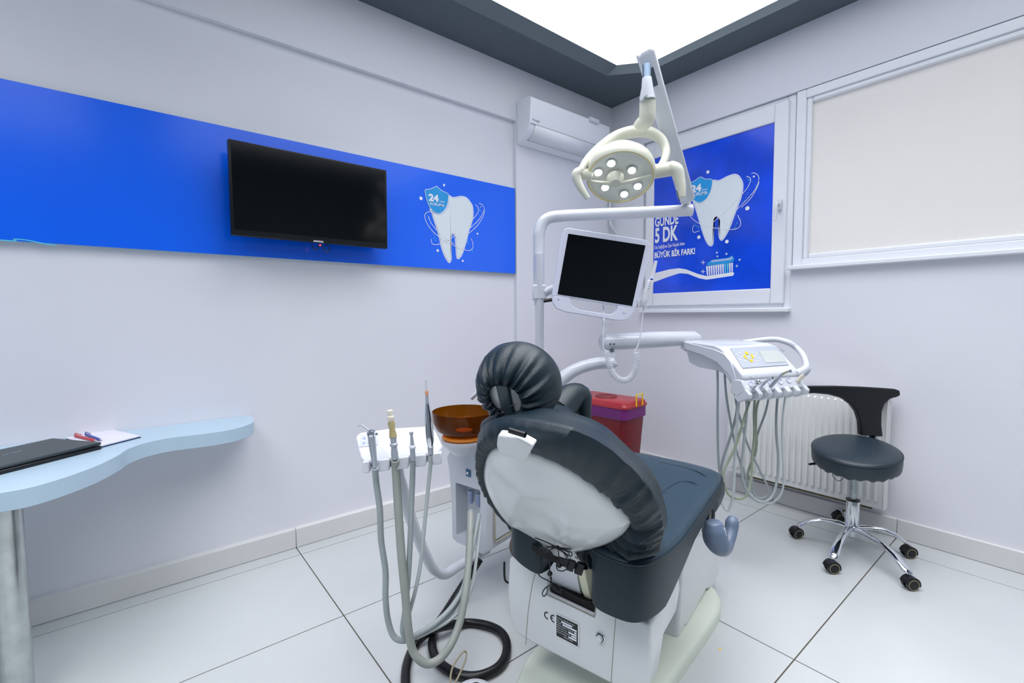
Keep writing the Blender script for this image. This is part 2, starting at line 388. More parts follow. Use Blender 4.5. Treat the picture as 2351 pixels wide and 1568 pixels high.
# ----------------------------------------------------------------- window poster
XPo=3.046
po=thing('window_poster','deep blue film on the small window with a shining tooth, toothbrush and Turkish slogan','poster',(XPo,1.65,1.3))
bm=MB(); bm.box((XPo,1.222,1.310),(XPo+.004,2.07,2.32)); obj('film',bm,BLUEW,po)
fw_=lambda x,y: PX(1450+x/3.485,270+y/3.485,XPo)
tooth=[(648,500),(700,500),(760,470),(820,450),(860,462),(890,510),(895,560),(880,640),(850,720),(820,800),(790,880),(760,940),(725,985),(700,965),(695,900),(700,830),(683,800),(665,820),(658,900),(657,1000),(637,1030),(605,1010),(570,930),(540,830),(510,730),(485,650),(545,680),(600,640),(635,570)]
shield=[(455,530),(500,510),(550,475),(590,492),(645,495),(642,560),(620,620),(590,660),(545,680),(505,665),(480,640),(460,590)]
orb=[[(500,690),(450,700),(440,740),(500,820),(600,870),(720,890),(810,895),(860,880),(875,840),(850,780)],
     [(640,850),(740,760),(850,650),(930,560),(955,490),(920,470)],[(830,750),(930,650),(1000,560),(1020,480),(990,445),(960,447)],[(880,720),(960,640),(1015,540),(1018,500)],
     [(545,905),(500,918),(490,890),(500,860)]]
dots=[(612,436,.011),(540,957,.012),(928,726,.013),(764,992,.012),(980,472,.006)]
art(po,fw_,NX,tooth,shield,orb,dots,[(890,700,950,560),(460,620,480,680),(820,900,880,800),(930,480,1010,560),(500,850,560,900),(440,650,500,700)])
bm=MB()
def tw(s,x0,y0,x1,y1,px,bold=.0): # cap height in crop pixels
    a,b,c=fw_(x0,y0),fw_(x1,y1),fw_(x0,y0-px); text(bm,s,a,b,np.linalg.norm(c-a),NX,K,off=.0036,bold=bold)
tw('24',476,600,560,586,52,.045); tw('saat',563,584,611,577,14,.0); tw('KORUMA',484,631,610,612,25,.012)
tw('GÜNDE',189,873,377,845,70,.03); tw('5 DK',189,1000,373,975,108,.035)
tw('Diş Sağlığınız İçin Küçük Adım',186,1053,428,1019,24,.01); tw('BÜYÜK BİR FARK!',186,1124,510,1089,42,.035)
obj('lettering',bm,INKW,po)
off=lambda L,k:[fw_(*p)+NX*k for p in L]
bm=MB(); bm.poly(off([(165,1322),(170,1248),(300,1215),(380,1205),(440,1215),(530,1250),(600,1268),(815,1236),(822,1250),(812,1265),(600,1297),(540,1285),(450,1250),(385,1245),(300,1272)],.0008)); obj('toothbrush_handle',bm,INKW,po)
bm=MB(); bc=MB()
for k in range(12):
    x=597+k*18.3; y=1190-k*2.5; q=(bc if k in (8,9) else bm); q.poly(off([(x,y),(x+14,y-2),(x+16-k*.5,1264-k*2.2),(x+7-k*.5,1265-k*2.2)],.0012))
obj('bristles',bm,INKW,po); obj('cyan_bristles',bc,INKS,po)
bm=MB(); bm.poly(cspline(off([(604,1180),(640,1140),(720,1128),(780,1118),(803,1103),(822,1132),(800,1158),(700,1175)],.0016),3)); obj('toothpaste',bm,INKC,po)
bm=MB(); bm.ribbon(off([(640,1150),(720,1140),(790,1130),(806,1115)],.0022),.012,NX); obj('toothpaste_shine',bm,INKL,po)
bm=MB()
for x,y,s in ((573,1158,16),(572,1232,16),(760,1090,10),(865,1137,10),(843,1187,10),(683,1080,9),(687,1110,8)):
    bm.poly(off([(x-s,y-2),(x-s,y+3),(x+s,y+2),(x+s,y-3)],.001)); bm.poly(off([(x-2.5,y-s),(x+2.5,y-s),(x+2.5,y+s),(x-2.5,y+s)],.0014))
obj('plus_signs',bm,INKT,po)
# ----------------------------------------------------------------- television
tl,tr,bl,br=PY(522,319,2.352),PY(886,389,2.352),PY(532,541,2.36),PY(892,570,2.36)
ex=nz(A(1,0,0)); cz=(tl+tr+bl+br)/4; zt=(tl[2]+tr[2])/2; zb=(bl[2]+br[2])/2; x0=(tl[0]+bl[0])/2; x1=(tr[0]+br[0])/2
ez=nz(A(0,2.352-2.36,zt-zb)); en=np.cross(ex,ez); en=en if en[1]<0 else -en
o0=A(x0,2.36,zb); Wd=x1-x0; Hh=math.hypot(zt-zb,.008)
tv=thing('television','flat black television on a bracket over the blue banner, tilted slightly down','television',A((x0+x1)/2,2.36,zb))
bm=MB(); bm.fb(o0,ex,ez,-en,(0,0,0),(Wd,Hh,.03)); obj('casing',bm,BLACK,tv,bevel=.004)
bm=MB(); bm.fb(o0,ex,ez,-en,(.12,.08,.028),(Wd-.12,Hh-.1,.065)); obj('rear_cover',bm,BLKM,tv,bevel=.01)
bm=MB(); bm.fb(o0,ex,ez,-en,(.30,.16,.06),(.46,.30,.125)); obj('wall_bracket',bm,BLKM,tv)
bm=MB(); bm.fb(o0,ex,ez,-en,(.011,.027,-.0008),(Wd-.011,Hh-.010,.002)); obj('screen',bm,TVS,tv)
bm=MB(); q=PN(719,555,o0,en); q2=PN(743,557.5,o0,en); text(bm,'AWOX',q,q2,.008,en,ez,off=.001,bold=.03); obj('brand_lettering',bm,INKW,tv)
bm=MB(); q=PN(735,563,o0,en); bm.ball(q+en*.0,.004); obj('indicator_light',bm,REDLED,tv)
bm=MB(); 
for pts in ([(716,560),(718,568),(724,573),(730,569),(732,561)],[(738,562),(744,572),(752,579),(757,572),(752,564),(744,562)]): bm.tube([PN(x,y,o0-en*.02,en) for x,y in pts],.0022,8,sm=4)
obj('cable',bm,BLACK,tv)
# ----------------------------------------------------------------- air conditioner
XA=2.047; XB=2.842
ac=thing('air_conditioner','white wall mounted air conditioner above the banner end near the room corner','air conditioner',(2.45,2.4,2.29))
pf=[(1184,238),(1198,226),(1215,219),(1219,222),(1218,250),(1216,282),(1210,303),(1199,318),(1184,333)]
prf=[PX(x,y,XA) for x,y in pf]; prf=[A(XA,min(p[1],2.4615),p[2]) for p in prf]
prf[0][1]=2.461; prf[-1][1]=2.461
bm=MB(); bm.prism(prf,(XB-XA,0,0)); obj('body',bm,ACW,ac,bevel=.004)
pf2=[A(0,p[1],p[2]) for p in prf]
def acp(i,t): return pf2[i]*(1-t)+pf2[i+1]*t
def strip(i0,i1,xa,xb,off,m,name):
    L=pf2[i0:i1+1]; bm=MB(); L2=[p+A(0,-off*.8,-off*.4) for p in L]
    R0=[bm.bm.verts.new(Vector(p+A(xa,0,0))) for p in L2]; R1=[bm.bm.verts.new(Vector(p+A(xb,0,0))) for p in L2]
    for k in range(len(L)-1): bm.bm.faces.new((R0[k],R0[k+1],R1[k+1],R1[k]))
    o=obj(name,bm,m,ac); s=o.modifiers.new('s','SOLIDIFY'); s.thickness=.003; return o
strip(5,7,XA+.05,XB-.03,.0035,ACW,'louvre')
bm=MB(); q=pf2[5]+A(0,-.002,0); bm.tube([q+A(XA+.01,0,0),q+A(XB-.01,0,0)],.0016,6); q=pf2[7]+A(0,-.003,-.002); bm.tube([q+A(XA+.045,0,0),q+A(XB-.03,0,0)],.0025,6); obj('air_slot',bm,mat('shadow_gap_grey',(110,118,126),.7),ac)
bm=MB(); g=acp(4,.75); text(bm,'arçelik',g+A(XA+.035,-.001,0),g+A(XA+.085,-.001,0),.010,NY,K,off=.002,bold=.01); bm.disc(g+A(XA+.026,-.004,.006),NY,.004,10); obj('brand_lettering',bm,mat('grey_print',(90,96,104),.5),ac)
bm=MB(); bm.fb(A(0,0,0),A(1,0,0),A(0,1,0),K,(2.60,2.30,2.555),(2.70,2.34,2.585)); obj('top_clip',bm,WHITE,ac,bevel=.004)
bm=MB(); bm.tube([A(2.80,2.44,2.31),PY(1398,440,2.44),PY(1400,500,2.44),PY(1407,525,2.42),PY(1425,545,2.40)],.011,10,sm=5); obj('drain_pipe',bm,WHITE,ac)
# ----------------------------------------------------------------- radiator
Xr=2.93; ra=thing('radiator','white panel radiator on the right wall behind the stool, rust marks along its foot','radiator',(2.96,1.01,.15))
ya,yb=.613,1.415; za,zb_=.155,.735
bm=MB(); bm.box((2.935,ya,za),(2.955,yb,zb_)); n=24; bw=(yb-ya-.03)/n
for k in range(n):
    y=ya+.015+bw*k; pts=[A(2.936,y+bw*.16,0),A(2.922,y+bw*.34,0),A(2.922,y+bw*.66,0),A(2.936,y+bw*.84,0)]
    R=[[p+K*(za+.04) for p in pts],[p+K*(zb_-.04) for p in pts]]
    R.insert(0,[A(2.936,p[1],za+.03) for p in pts]); R.append([A(2.936,p[1],zb_-.03) for p in pts]); bm.loft(R,False,False,False)
obj('front_panel',bm,RADM,ra,bevel=.0)
bm=MB(); bm.box((2.975,ya+.01,za),(2.99,yb-.01,zb_)); obj('rear_panel',bm,RADM,ra)
for a in (ya-.004,yb): bm=MB(); bm.box((2.925,a,za-.002),(2.995,a+.004,zb_+.002)); obj('side_cover',bm,RADM,ra)
bm=MB(); bm.box((2.928,ya,zb_),(2.995,yb,zb_+.006)); obj('top_grille',bm,RADM,ra)
bm=MB(); bm.box((2.94,ya+.05,za-.012),(2.985,yb-.12,za)); obj('rusty_edge',bm,mat('rust',(98,92,62),.9,noise=.5,nscale=40),ra)
for y in (.75,1.28): bm=MB(); bm.box((2.985,y,.3),(3.035,y+.03,.6)); obj('wall_bracket',bm,RADM,ra)
# ----------------------------------------------------------------- desk and what lies on it
ZD=.697
fr_=[PZ(x,y,ZD) for x,y in ((577,955.4),(582,962),(579.5,970),(554,980),(511,989.5),(447,998),(383.5,1005.7),(332,1017),(298,1028.7),(283,1037),(275,1042.7),(255.6,1053),(213,1072.6),(140.6,1098),(68,1118.6),(0,1131))]
fr_[0][1]=min(fr_[0][1],2.4915)
d=fr_[-1]-fr_[-2]; fr_+= [fr_[-1]+d*1.5+A(0,-.0,0), A(-.75,fr_[-1][1]-.12,ZD),A(-1.2,fr_[-1][1]-.12,ZD),A(-1.66,fr_[-1][1]-.05,ZD),A(-1.66,2.491,ZD)]
fs,_=spline(fr_[:-1],4); fs=[A(p[0],min(p[1],2.491),ZD) for p in fs]
dk=thing('desk','pale blue wavy wall desk on a chrome leg below the banner','desk',(-.4,2.1,0))
bm=MB(); bm.prism(fs+[fr_[-1],A(fs[0][0]-.002,2.491,ZD)],(0,0,-.055)); obj('desktop',bm,DESKM,dk,bevel=.0015)
q=P(38,1568,1.37); q[2]=0
bm=MB(); bm.lathe(q+A(0,0,.0),K,[(.038,.012),(.038,ZD-.0555)],32); obj('leg',bm,mat('worn_chrome',(190,196,196),.16,metal=1,noise=.12,nscale=20),dk)
bm=MB(); bm.lathe(q,K,[(.05,0),(.05,.01),(.042,.02)],32); obj('foot_plate',bm,CHROME,dk)
zt_=ZD+.026
bk,fr,f0,b0=PZ(138.5,1001.7,zt_),PZ(233.5,1014.6,zt_),PZ(0,1071,zt_),PZ(0,1028,zt_)
ex=nz(fr-f0); ey=nz(np.cross(K,ex)); Ll=.36; dd=(bk-fr)@ey
bk_=fr+ey*dd; o0=fr-ex*Ll
lt=thing('laptop','closed dark grey laptop lying on the pale blue desk','laptop',A(o0[0]+.18,o0[1]+.1,ZD))
bm=MB(); bm.fb(o0,ex,ey,K,(0,0,-.026),(Ll,dd,-.012)); obj('base',bm,BLACK,lt,bevel=.004)
bm=MB(); bm.fb(o0,ex,ey,K,(0,0,-.0105),(Ll,dd,0)); obj('lid',bm,LAPM,lt,bevel=.004)
bm=MB(); a=PZ(2,1045,zt_); b=PZ(50,1034.5,zt_); text(bm,'ASUS',b,a,.009,K,-ey,off=.0006,bold=.0); obj('brand_lettering',bm,SILVER,lt)
nb=thing('notepad','white paper pad with navy backing on the desk beside the laptop','notepad',PZ(250,1000,ZD))
c1,c2,c3=PZ(247,984,ZD+.006),PZ(323.4,1001.4,ZD+.006),PZ(227,1026,ZD+.006)
c4=c1+(c3-c2)
bm=MB(); bm.prism([p-K*.0055 for p in (c1,c2,c3,c4)],(0,0,.003)); obj('backing_card',bm,NAVY,nb)
bm=MB(); e=nz(c2-c1)*.004; bm.prism([c1-K*.002,c2-K*.002-e,c3-K*.002-e,c4-K*.002],(0,0,.003)); obj('paper_pad',bm,PAPER,nb)
def pen(a,b,m,name,label):
    t=thing(name,label,'pen',(a+b)/2); ax=b-a; L=np.linalg.norm(ax)
    bm=MB(); bm.lathe(a,ax,[(.0035,0),(.0048,.004),(.0048,L*.85),(.004,L*.9)],14); obj('barrel',bm,m,t)
    bm=MB(); bm.lathe(a+ax*.9,ax,[(.004,0),(.001,L*.1)],12); obj('tip',bm,SILVER,t)
    bm=MB(); bm.tube([a+K*.004,a+K*.010+ax*.03,a+K*.009+ax*.33],.0016,6); obj('clip',bm,m,t)
zz=ZD+.0125
pen(PZ(172,1000,zz),PZ(224,1013,zz),RED,'ballpoint_pen','red ballpoint pen lying on the notepad against the laptop')
pen(PZ(196,997,zz),PZ(234,1011,zz),BLUEI,'ballpoint_pen','blue ballpoint pen lying on the notepad behind the red pen')
# ----------------------------------------------------------------- red waste bin
bt=PZ(1437,925,.62)   # nearest top corner
e1=nz(A(math.cos(math.radians(-62)),math.sin(math.radians(-62)),0)); 
tlc=PZ(1352,893,.62); brc=PZ(1491,912,.62); tbk=PZ(1405,878,.62)
ctr=(tlc+brc)/2
bi=thing('waste_bin','tall dark red plastic waste bin with purple rim and yellow handle near the corner','bin',A(ctr[0],ctr[1],0))
ang0=math.atan2(*(brc-bt)[1::-1]); exb=nz(A((brc-bt)[0],(brc-bt)[1],0)); eyb=nz(np.cross(K,exb)); eyb=eyb if eyb@(tlc-bt)>0 else -eyb
wx=.30; wy=.30
wx=(brc-bt)@exb; wy=max(.2,(tlc-bt)@eyb)
cb=bt+exb*wx/2+eyb*wy/2; cb=A(cb[0],cb[1],0)
cb[0]=min(cb[0],2.98-max(abs(exb[0])*wx/2+abs(eyb[0])*wy/2,.1))
def ringb(sx,sy,z,r=.04): return [cb+exb*a+eyb*b+K*z for a,b in rr(-sx,-sy,sx,sy,r)]
hx,hy=wx/2,wy/2
bm=MB(); bm.loft([ringb(hx*.78,hy*.78,0),ringb(hx*.93,hy*.93,.52)]); obj('body',bm,BINR,bi,bevel=.004)
bm=MB(); bm.loft([ringb(hx*.945,hy*.945,.50),ringb(hx*.97,hy*.97,.505),ringb(hx*.97,hy*.97,.57)]); obj('purple_rim',bm,PURP,bi)
bm=MB(); bm.loft([ringb(hx,hy,.572),ringb(hx,hy,.585),ringb(hx*.97,hy*.97,.592),ringb(hx*.95,hy*.95,.606),ringb(hx*.90,hy*.90,.612)]); obj('lid',bm,BINL,bi)
bm=MB(); bm.lathe(cb+K*.612,K,[(.075,0),(.072,.006),(.06,.004),(.055,.002)],24); obj('drop_opening',bm,mat('deep_red',(120,6,12),.4),bi)
bm=MB(); q=cb-eyb*hy*.95+exb*hx*.12+K*.60; bm.tube([q-exb*.035-eyb*.012-K*.02,q-exb*.035-eyb*.012+K*.055,q+exb*.035-eyb*.012+K*.055,q+exb*.035-eyb*.012-K*.02],.005,8); obj('lid_handle',bm,YEL,bi)
bm=MB()
for k in range(4):
    z=.12+k*.11; s=.78+.15*z/.52+.004
    for a,b in ((-.8,-.15),(.15,.75)): bm.tube([cb+exb*hx*s*a-eyb*hy*s*1.0+K*z,cb+exb*hx*s*b-eyb*hy*s*1.0+K*z],.0018,6)
obj('moulded_rib',bm,mat('bin_rib_red',(160,26,40),.4),bi)
# ================================================================= DENTAL CHAIR
VC=.66
dc=thing('dental_chair','large dental chair with navy padded backrest and slate blue seat tinted as lit from above, in the centre','dental chair',C(1.3,VC,0))
def ol(pts,z): return [C(u,v,z) for u,v in pts]
bo=[(.80,.66),(.83,.58),(.92,.52),(1.10,.492),(1.42,.480),(1.75,.462),(1.88,.475),(1.96,.53),(2.0,.61),(2.0,.70),(1.96,.80),(1.88,.87),(1.75,.89),(1.45,.89),(1.2,.892),(1.08,.86),(.92,.80),(.83,.745)]
bs=[(p[0],p[1]) for p in cspline([A(*p) for p in bo],4)]
def sc(pts,k,c=(1.4,.68)): return [((u-c[0])*k+c[0],(v-c[1])*(2*k-1 if k>.9 else k)+c[1]) for u,v in pts]
bm=MB(); bm.loft([ol(bs,0.0),ol(bs,.035),ol(sc(bs,.99),.045),ol(sc(bs,.965),.052)]); obj('base_plate',bm,GREENW,dc)
bm=MB(); bm.ball(C(.93,.70,.045),.12,.13,.05,(U,V,K)); obj('base_dome',bm,COVERW,dc)
pp=[(1556.7,1471.6),(1573,1439),(1577.6,1439),(1624,1352),(1633,1357),(1652,1313),(1650,1272),(1642,1240),(1612,1225),(1580,1225),(1567,1300)]
pp=[PV(x,y,.527) for x,y in pp]
pp[-2]=pp[-2]-K*.0
bm=MB(); bm.prism(pp,V*.27); obj('front_column_cover',bm,COVERW,dc,bevel=.012,seg=3)
# rear cover with the slot the back frame passes through
UB=1.08
ro=[(.435,.24),(.432,.33),(.44,.395),(.595,.395),(.595,.352),(.749,.356),(.749,.432),(.80,.448),(.862,.445),(.892,.41),(.900,.30),(.895,.225),(.872,.188),(.84,.178),(.50,.185),(.46,.20)]
bm=MB(); bm.loft([[C(UB,v,z) for v,z in ro],[C(UB+.07,VC+(v-VC)*(1.0 if z>.3 else .97),z) for v,z in ro],[C(UB+.20,VC+(v-VC)*(.96 if z>.3 else .82),z+(.0 if z>.3 else .02)) for v,z in ro],[C(UB+.30,VC+(v-VC)*(.85 if z>.3 else .66),z+(.0 if z>.3 else .04)) for v,z in ro]]); obj('rear_cover',bm,COVERW,dc,bevel=.008,seg=3)
bm=MB(); bm.fb(C(0,0,0),U,V,K,(UB+.012,.60,.352),(UB+.3,.745,.372)); obj('slot_lining',bm,BLKM,dc)
bm=MB(); bm.fb(C(0,0,0),U,V,K,(UB+.13,.597,.35),(UB+.14,.747,.44)); obj('slot_back',bm,BLKM,dc)
bm=MB()
for L in ([(1240,1290),(1225,1330),(1213,1400),(1207,1480)],[(1416,1393),(1411,1450),(1406,1520),(1403,1568),(1402,1600)]): bm.tube([PU(x,y,UB-.0002) for x,y in L],.0011,6,sm=3)
bm.tube([PU(x,y,UB-.0004) for x,y in ((1254,1364),(1310,1390),(1364,1416),(1368,1393))],.0018,6)
obj('panel_seam',bm,mat('seam_grey',(150,152,140),.7),dc)
NU=-U
q4=[PU(x,y,UB-.001) for x,y in ((1280,1411),(1329,1437),(1326,1483),(1275,1456))]
mid=sum(q4)/4
pw=np.linalg.norm(q4[1]-q4[0]); ph=np.linalg.norm(q4[3]-q4[0]); LV=-V
p00=mid+LV*(-pw/2)+K*(-ph/2)
bm=MB(); bm.fb(p00,LV,K,NU,(-.004,-.004,0),(pw+.004,ph+.004,.0008)); idp=obj('identification_plate',bm,CHROME,dc,label='black identification plate with white lines in a metal border')
bm=MB(); bm.fb(p00,LV,K,NU,(0,0,.0008),(pw,ph,.0014)); obj('plate_face',bm,mat('plate_black',(26,34,36),.4),idp)
bm=MB(); rows=['Product name:Dental Unit','No.:','Model:','Safety Class I Class B','Rated AC Power','Date of Production','Serial Number:','MADE IN CHINA']
hh=ph/9
for i,s in enumerate(rows):
    z=ph-hh*(i+1.15); w_=min(pw*.94,pw*.034*len(s)); x0=pw*.04
    if i==7: x0=pw*.35
    text(bm,s,p00+LV*x0+K*z,p00+LV*(x0+w_)+K*z,hh*.5,NU,K,off=.0018)
    if 0<i<7: bm.fb(p00,LV,K,NU,(x0+w_+.004,z-.001,.0015),(pw*(.95 if i!=1 else .75),z+hh*.55,.0018))
obj('plate_text',bm,INKW,idp)
bm=MB()
cc=PU(1267,1426,UB-.001); ce=PU(1277,1430,UB-.001); r=.0095
def arc(c,r,a0,a1,n=14): return [c+LV*math.cos(math.radians(a0+(a1-a0)*k/n))*r+K*math.sin(math.radians(a0+(a1-a0)*k/n))*r for k in range(n+1)]
cc=mid+LV*(-pw/2-.033)+K*(ph*.22); ce=cc+LV*.022
bm.ribbon(arc(cc,r,75,285),.0036,NU,0); bm.ribbon(arc(ce,r,75,285),.0036,NU,0); bm.ribbon([ce-LV*r,ce-LV*.002],.003,NU,0)
obj('ce_mark',bm,BLACK,dc)
q=PU(1380,1462,UB); bm=MB(); bm.lathe(q,NU,[(.014,0),(.014,.004),(.011,.006)],24); o=obj('connector_ring',bm,CHROME,dc)
bm=MB(); bm.lathe(q,NU,[(.0115,.0062),(.0115,.0068)],24); obj('connector_seal',bm,BLACK,o)
bm=MB(); bm.lathe(q,NU,[(.009,.004),(.009,.012),(.007,.015)],20); obj('connector_cap',bm,COVERW,o)
# back frame (pale yellow yoke around a white plate)
def cv(px,u): return [PU(x,y,uu) for (x,y),uu in zip(px,u)]
for L,wd in (([(1244,1262),(1246,1290),(1252,1320),(1266,1345)],14),([(1332,1290),(1336,1325),(1344,1360),(1358,1396)],22)):
    a=cv(L,[1.075,1.08,1.10,1.13]); w_=S(wd,1.2)/2
    R=[]
    for p in a: R.append([p-LV*w_,p+LV*w_,p+LV*w_+U*.05,p-LV*w_+U*.05])
    bm=MB(); bm.loft(R); obj('back_frame',bm,YELB,dc,bevel=.003)
bm=MB(); a=cv([(1254,1262),(1256,1300),(1262,1335),(1284,1360)],[1.085,1.09,1.11,1.14]); b=cv([(1330,1290),(1325,1325),(1332,1360),(1345,1385)],[1.085,1.09,1.11,1.14])
bm.loft([[p,q,q+U*.03,p+U*.03] for p,q in zip(a,b)]); obj('frame_plate',bm,WHITE,dc)
# seat
so=[(1.00,.72),(.99,.785),(1.02,.832),(1.09,.862),(1.22,.895),(1.45,.92),(1.62,.91),(1.72,.86),(1.755,.76),(1.76,.66),(1.75,.56),(1.71,.46),(1.62,.412),(1.45,.402),(1.2,.398),(1.06,.402),(.985,.43),(.97,.49),(.985,.545),(1.06,.585),(1.12,.60),(1.14,.66),(1.12,.71),(1.06,.725)]
ss=[(p[0],p[1]) for p in cspline([A(*p) for p in so],5)]
def seat_z(u,v):
    z=np.interp(u,[.9,1.0,1.2,1.4,1.55,1.65,1.76],[.600,.592,.580,.598,.612,.615,.60]); return float(z)
def seat_b(u,v=0): return float(max(0,(v-.70))*.28 if u<1.2 else 0)+float(np.interp(u,[.9,1.08,1.2,1.3,1.42,1.6,1.76],[.452,.455,.50,.54,.562,.575,.56]))
sc2=lambda k:[(1.38+(u-1.38)*k,VC+(v-VC)*k) for u,v in ss]
def sring(k,dz,flag=0): 
    return [C(u,v,(seat_b(u) if flag else seat_z(u,v)+dz-(.014*(1-((v-VC)/.26)**2)))) for u,v in sc2(k)]
bm=MB(); bm.loft([[C(u,v,seat_b(u0,v0)) for (u,v),(u0,v0) in zip(sc2(.93),ss)],[C(u,v,seat_b(u,v)) for u,v in sc2(1.0)],[C(u,v,seat_z(u,v)-.012) for u,v in sc2(1.0)],[C(u,v,seat_z(u,v)-.004) for u,v in sc2(.994)]],True,False)
st=obj('seat_skirt',bm,LEATH,dc,ang=60)
bm=MB(); R=[[C(u,v,seat_z(u,v)-.006) for u,v in sc2(.992)]]
for k,dz in ((.985,.0),(.96,.008),(.92,.012),(.85,.013),(.7,.012),(.5,.012),(.3,.012),(.12,.012)):
    R.append([C(u,v,seat_z(u,v)+dz-.012*max(0,1-k)) for u,v in sc2(k)])
bm.loft(R,False,True)
from mathutils.bvhtree import BVHTree
bm.bm.normal_update(); sbv=BVHTree.FromBMesh(bm.bm); obj('seat_cushion',bm,SEATM,dc,ang=70)
def onseat(x,y):
    p=PZ(x,y,.605); r=sbv.ray_cast(Vector((p[0],p[1],1)),Vector((0,0,-1))); return A(p[0],p[1],r[0].z if r[0] else .6)
bm=MB(); L=[C(u,v,seat_z(u,v)-.004) for u,v in sc2(.996)]; bm.tube(L+[L[0]],.0028,8); obj('seat_piping',bm,LEATH,dc)
bm=MB()
for L in ([(1520,1130),(1545,1118),(1570,1113),(1600,1122),(1637,1148)],[(1515,1072),(1580,1087),(1620,1107),(1643,1135)],[(1510,1128),(1533,1132)]):
    bm.tube([onseat(x,y) for x,y in L],.0013,6,sm=4)
obj('seat_stitching',bm,LEATH,dc)
# leg section sloping down beyond the seat and its clear cover
bm=MB(); R=[]
for u,z,hw,t in ((1.68,.598,.215,.05),(1.78,.582,.205,.06),(1.88,.53,.19,.06),(1.96,.46,.17,.06),(2.02,.39,.14,.05)):
    R.append([C(u,VC-hw,z-.02),C(u,VC-hw*.9,z),C(u,VC,z+.004),C(u,VC+hw*.9,z),C(u,VC+hw,z-.02),C(u-.02,VC+hw*.9,z-t),C(u-.02,VC-hw*.9,z-t)])
bm.loft(R); obj('leg_cushion',bm,SEATM,dc,ang=60)
# brown flap on the far side
bm=MB(); bm.ball(C(1.13,.862,.455),.07,.04,.05,(U,V,K)); obj('side_flap',bm,BROWN,dc)
# seat side armrest
q=lambda x,y,d:P(x,y,d)
bm=MB(); bm.tube([q(1637,1196,1.40),q(1639,1215,1.40),q(1643,1236,1.40),q(1652,1252,1.40),q(1663,1258,1.42),q(1672,1243,1.44),q(1678,1220,1.46),q(1681,1200,1.47),q(1683,1188,1.48)],[S(p,1.42) for p in (17,26,28,24,17,14,15,16,10)],16,sm=4)
ar=obj('armrest',bm,GBLUE,dc,sub=1,ang=80)
bm=MB(); bm.ball(q(1661,1229,1.385),.008,.026,.012,(r2,u2,fw)); obj('armrest_button',bm,SILVER,ar)
bm=MB(); bm.cyl(C(1.50,.42,.545),q(1625,1222,1.42),.018); obj('armrest_pivot',bm,BLACK,dc)
# backrest
B0=C(1.065,.66,.52); tv_=nz(U*-.245+K*.335); nv=nz(np.cross(tv_,V)); nv=nv if nv@U>0 else -nv
def BT(v,t,o): return B0+V*v+tv_*t+nv*o
sh=[(1117,1050),(1113,1100),(1140,1160),(1190,1215),(1250,1250),(1310,1262),(1380,1250),(1430,1225),(1449,1200),(1440,1180),(1380,1125),(1300,1070),(1230,1040),(1180,1028),(1140,1025)]
shp=[PN(x,y,B0,nv) for x,y in sh]; shp=[((p-B0)@V,(p-B0)@tv_) for p in shp]
shs=[(p[0],p[1]) for p in cspline([A(*p) for p in shp],9)]; NS=len(shs)
cx,cy=-.03,.20
def shr(k,off): return [BT(cx+(v-cx)*k,cy+(t-cy)*k,off) for v,t in shs]
bm=MB(); bm.loft([shr(.97,.03),shr(1.0,.012),shr(1.0,.0),shr(.975,-.010),shr(.90,-.020),shr(.75,-.030),shr(.5,-.038),shr(.25,-.042)]); obj('backrest_shell',bm,SHELLM,dc,ang=80)
mo=[(.125,.42),(.19,.31),(.225,.20),(.225,.09),(.19,-.01),(.11,-.045),(0,-.042),(-.06,-.045),(-.14,-.06),(-.235,.05),(-.298,.21),(-.30,.35),(-.26,.44),(-.2,.49),(-.1,.5),(.03,.49)]
fo=[(.15,.36),(.19,.28),(.21,.18),(.21,.08),(.17,.0),(.10,-.03),(0,-.03),(-.09,-.04),(-.18,.0),(-.24,.07),(-.272,.14),(-.277,.28),(-.23,.37),(-.19,.43),(-.13,.455),(-.04,.46),(.07,.43)]
fs2=[A(*p) for p in cspline([A(*p) for p in fo],15)]
fa_=np.array([math.atan2(p[1]-cy,p[0]-cx) for p in fs2]); fr_r=np.array([math.hypot(p[0]-cx,p[1]-cy) for p in fs2]); ifx=np.argsort(fa_)
ms=[A(*p) for p in cspline([A(*p) for p in mo],15)]
ma=np.array([math.atan2(p[1]-cy,p[0]-cx) for p in ms]); mr=np.array([math.hypot(p[0]-cx,p[1]-cy) for p in ms])
sa=np.array([math.atan2(t-cy,v-cx) for v,t in shs]); sr=np.array([math.hypot(v-cx,t-cy) for v,t in shs])
im=np.argsort(ma); isx=np.argsort(sa)
def rad(an,aa,r_,idx): return float(np.interp(an,aa[idx],r_[idx],period=2*math.pi))
NF=320; rng=np.random.RandomState(3)
ph_=rng.rand(12)*6.28; fr2=[23,31,37,44,52,61]
def fold(an,k):
    g=0
    for i,f in enumerate((15,21,28,35)):
        q=math.sin(f*an+ph_[i]+k*1.3+.6*math.sin(3*an+i)); g+=(1-abs(q)*1.5)*(1,.8,.7,.5)[i]
    low=max(0,1.1*math.cos(an+2.55))*1.15+.16
    return g*.55*low
R=[]
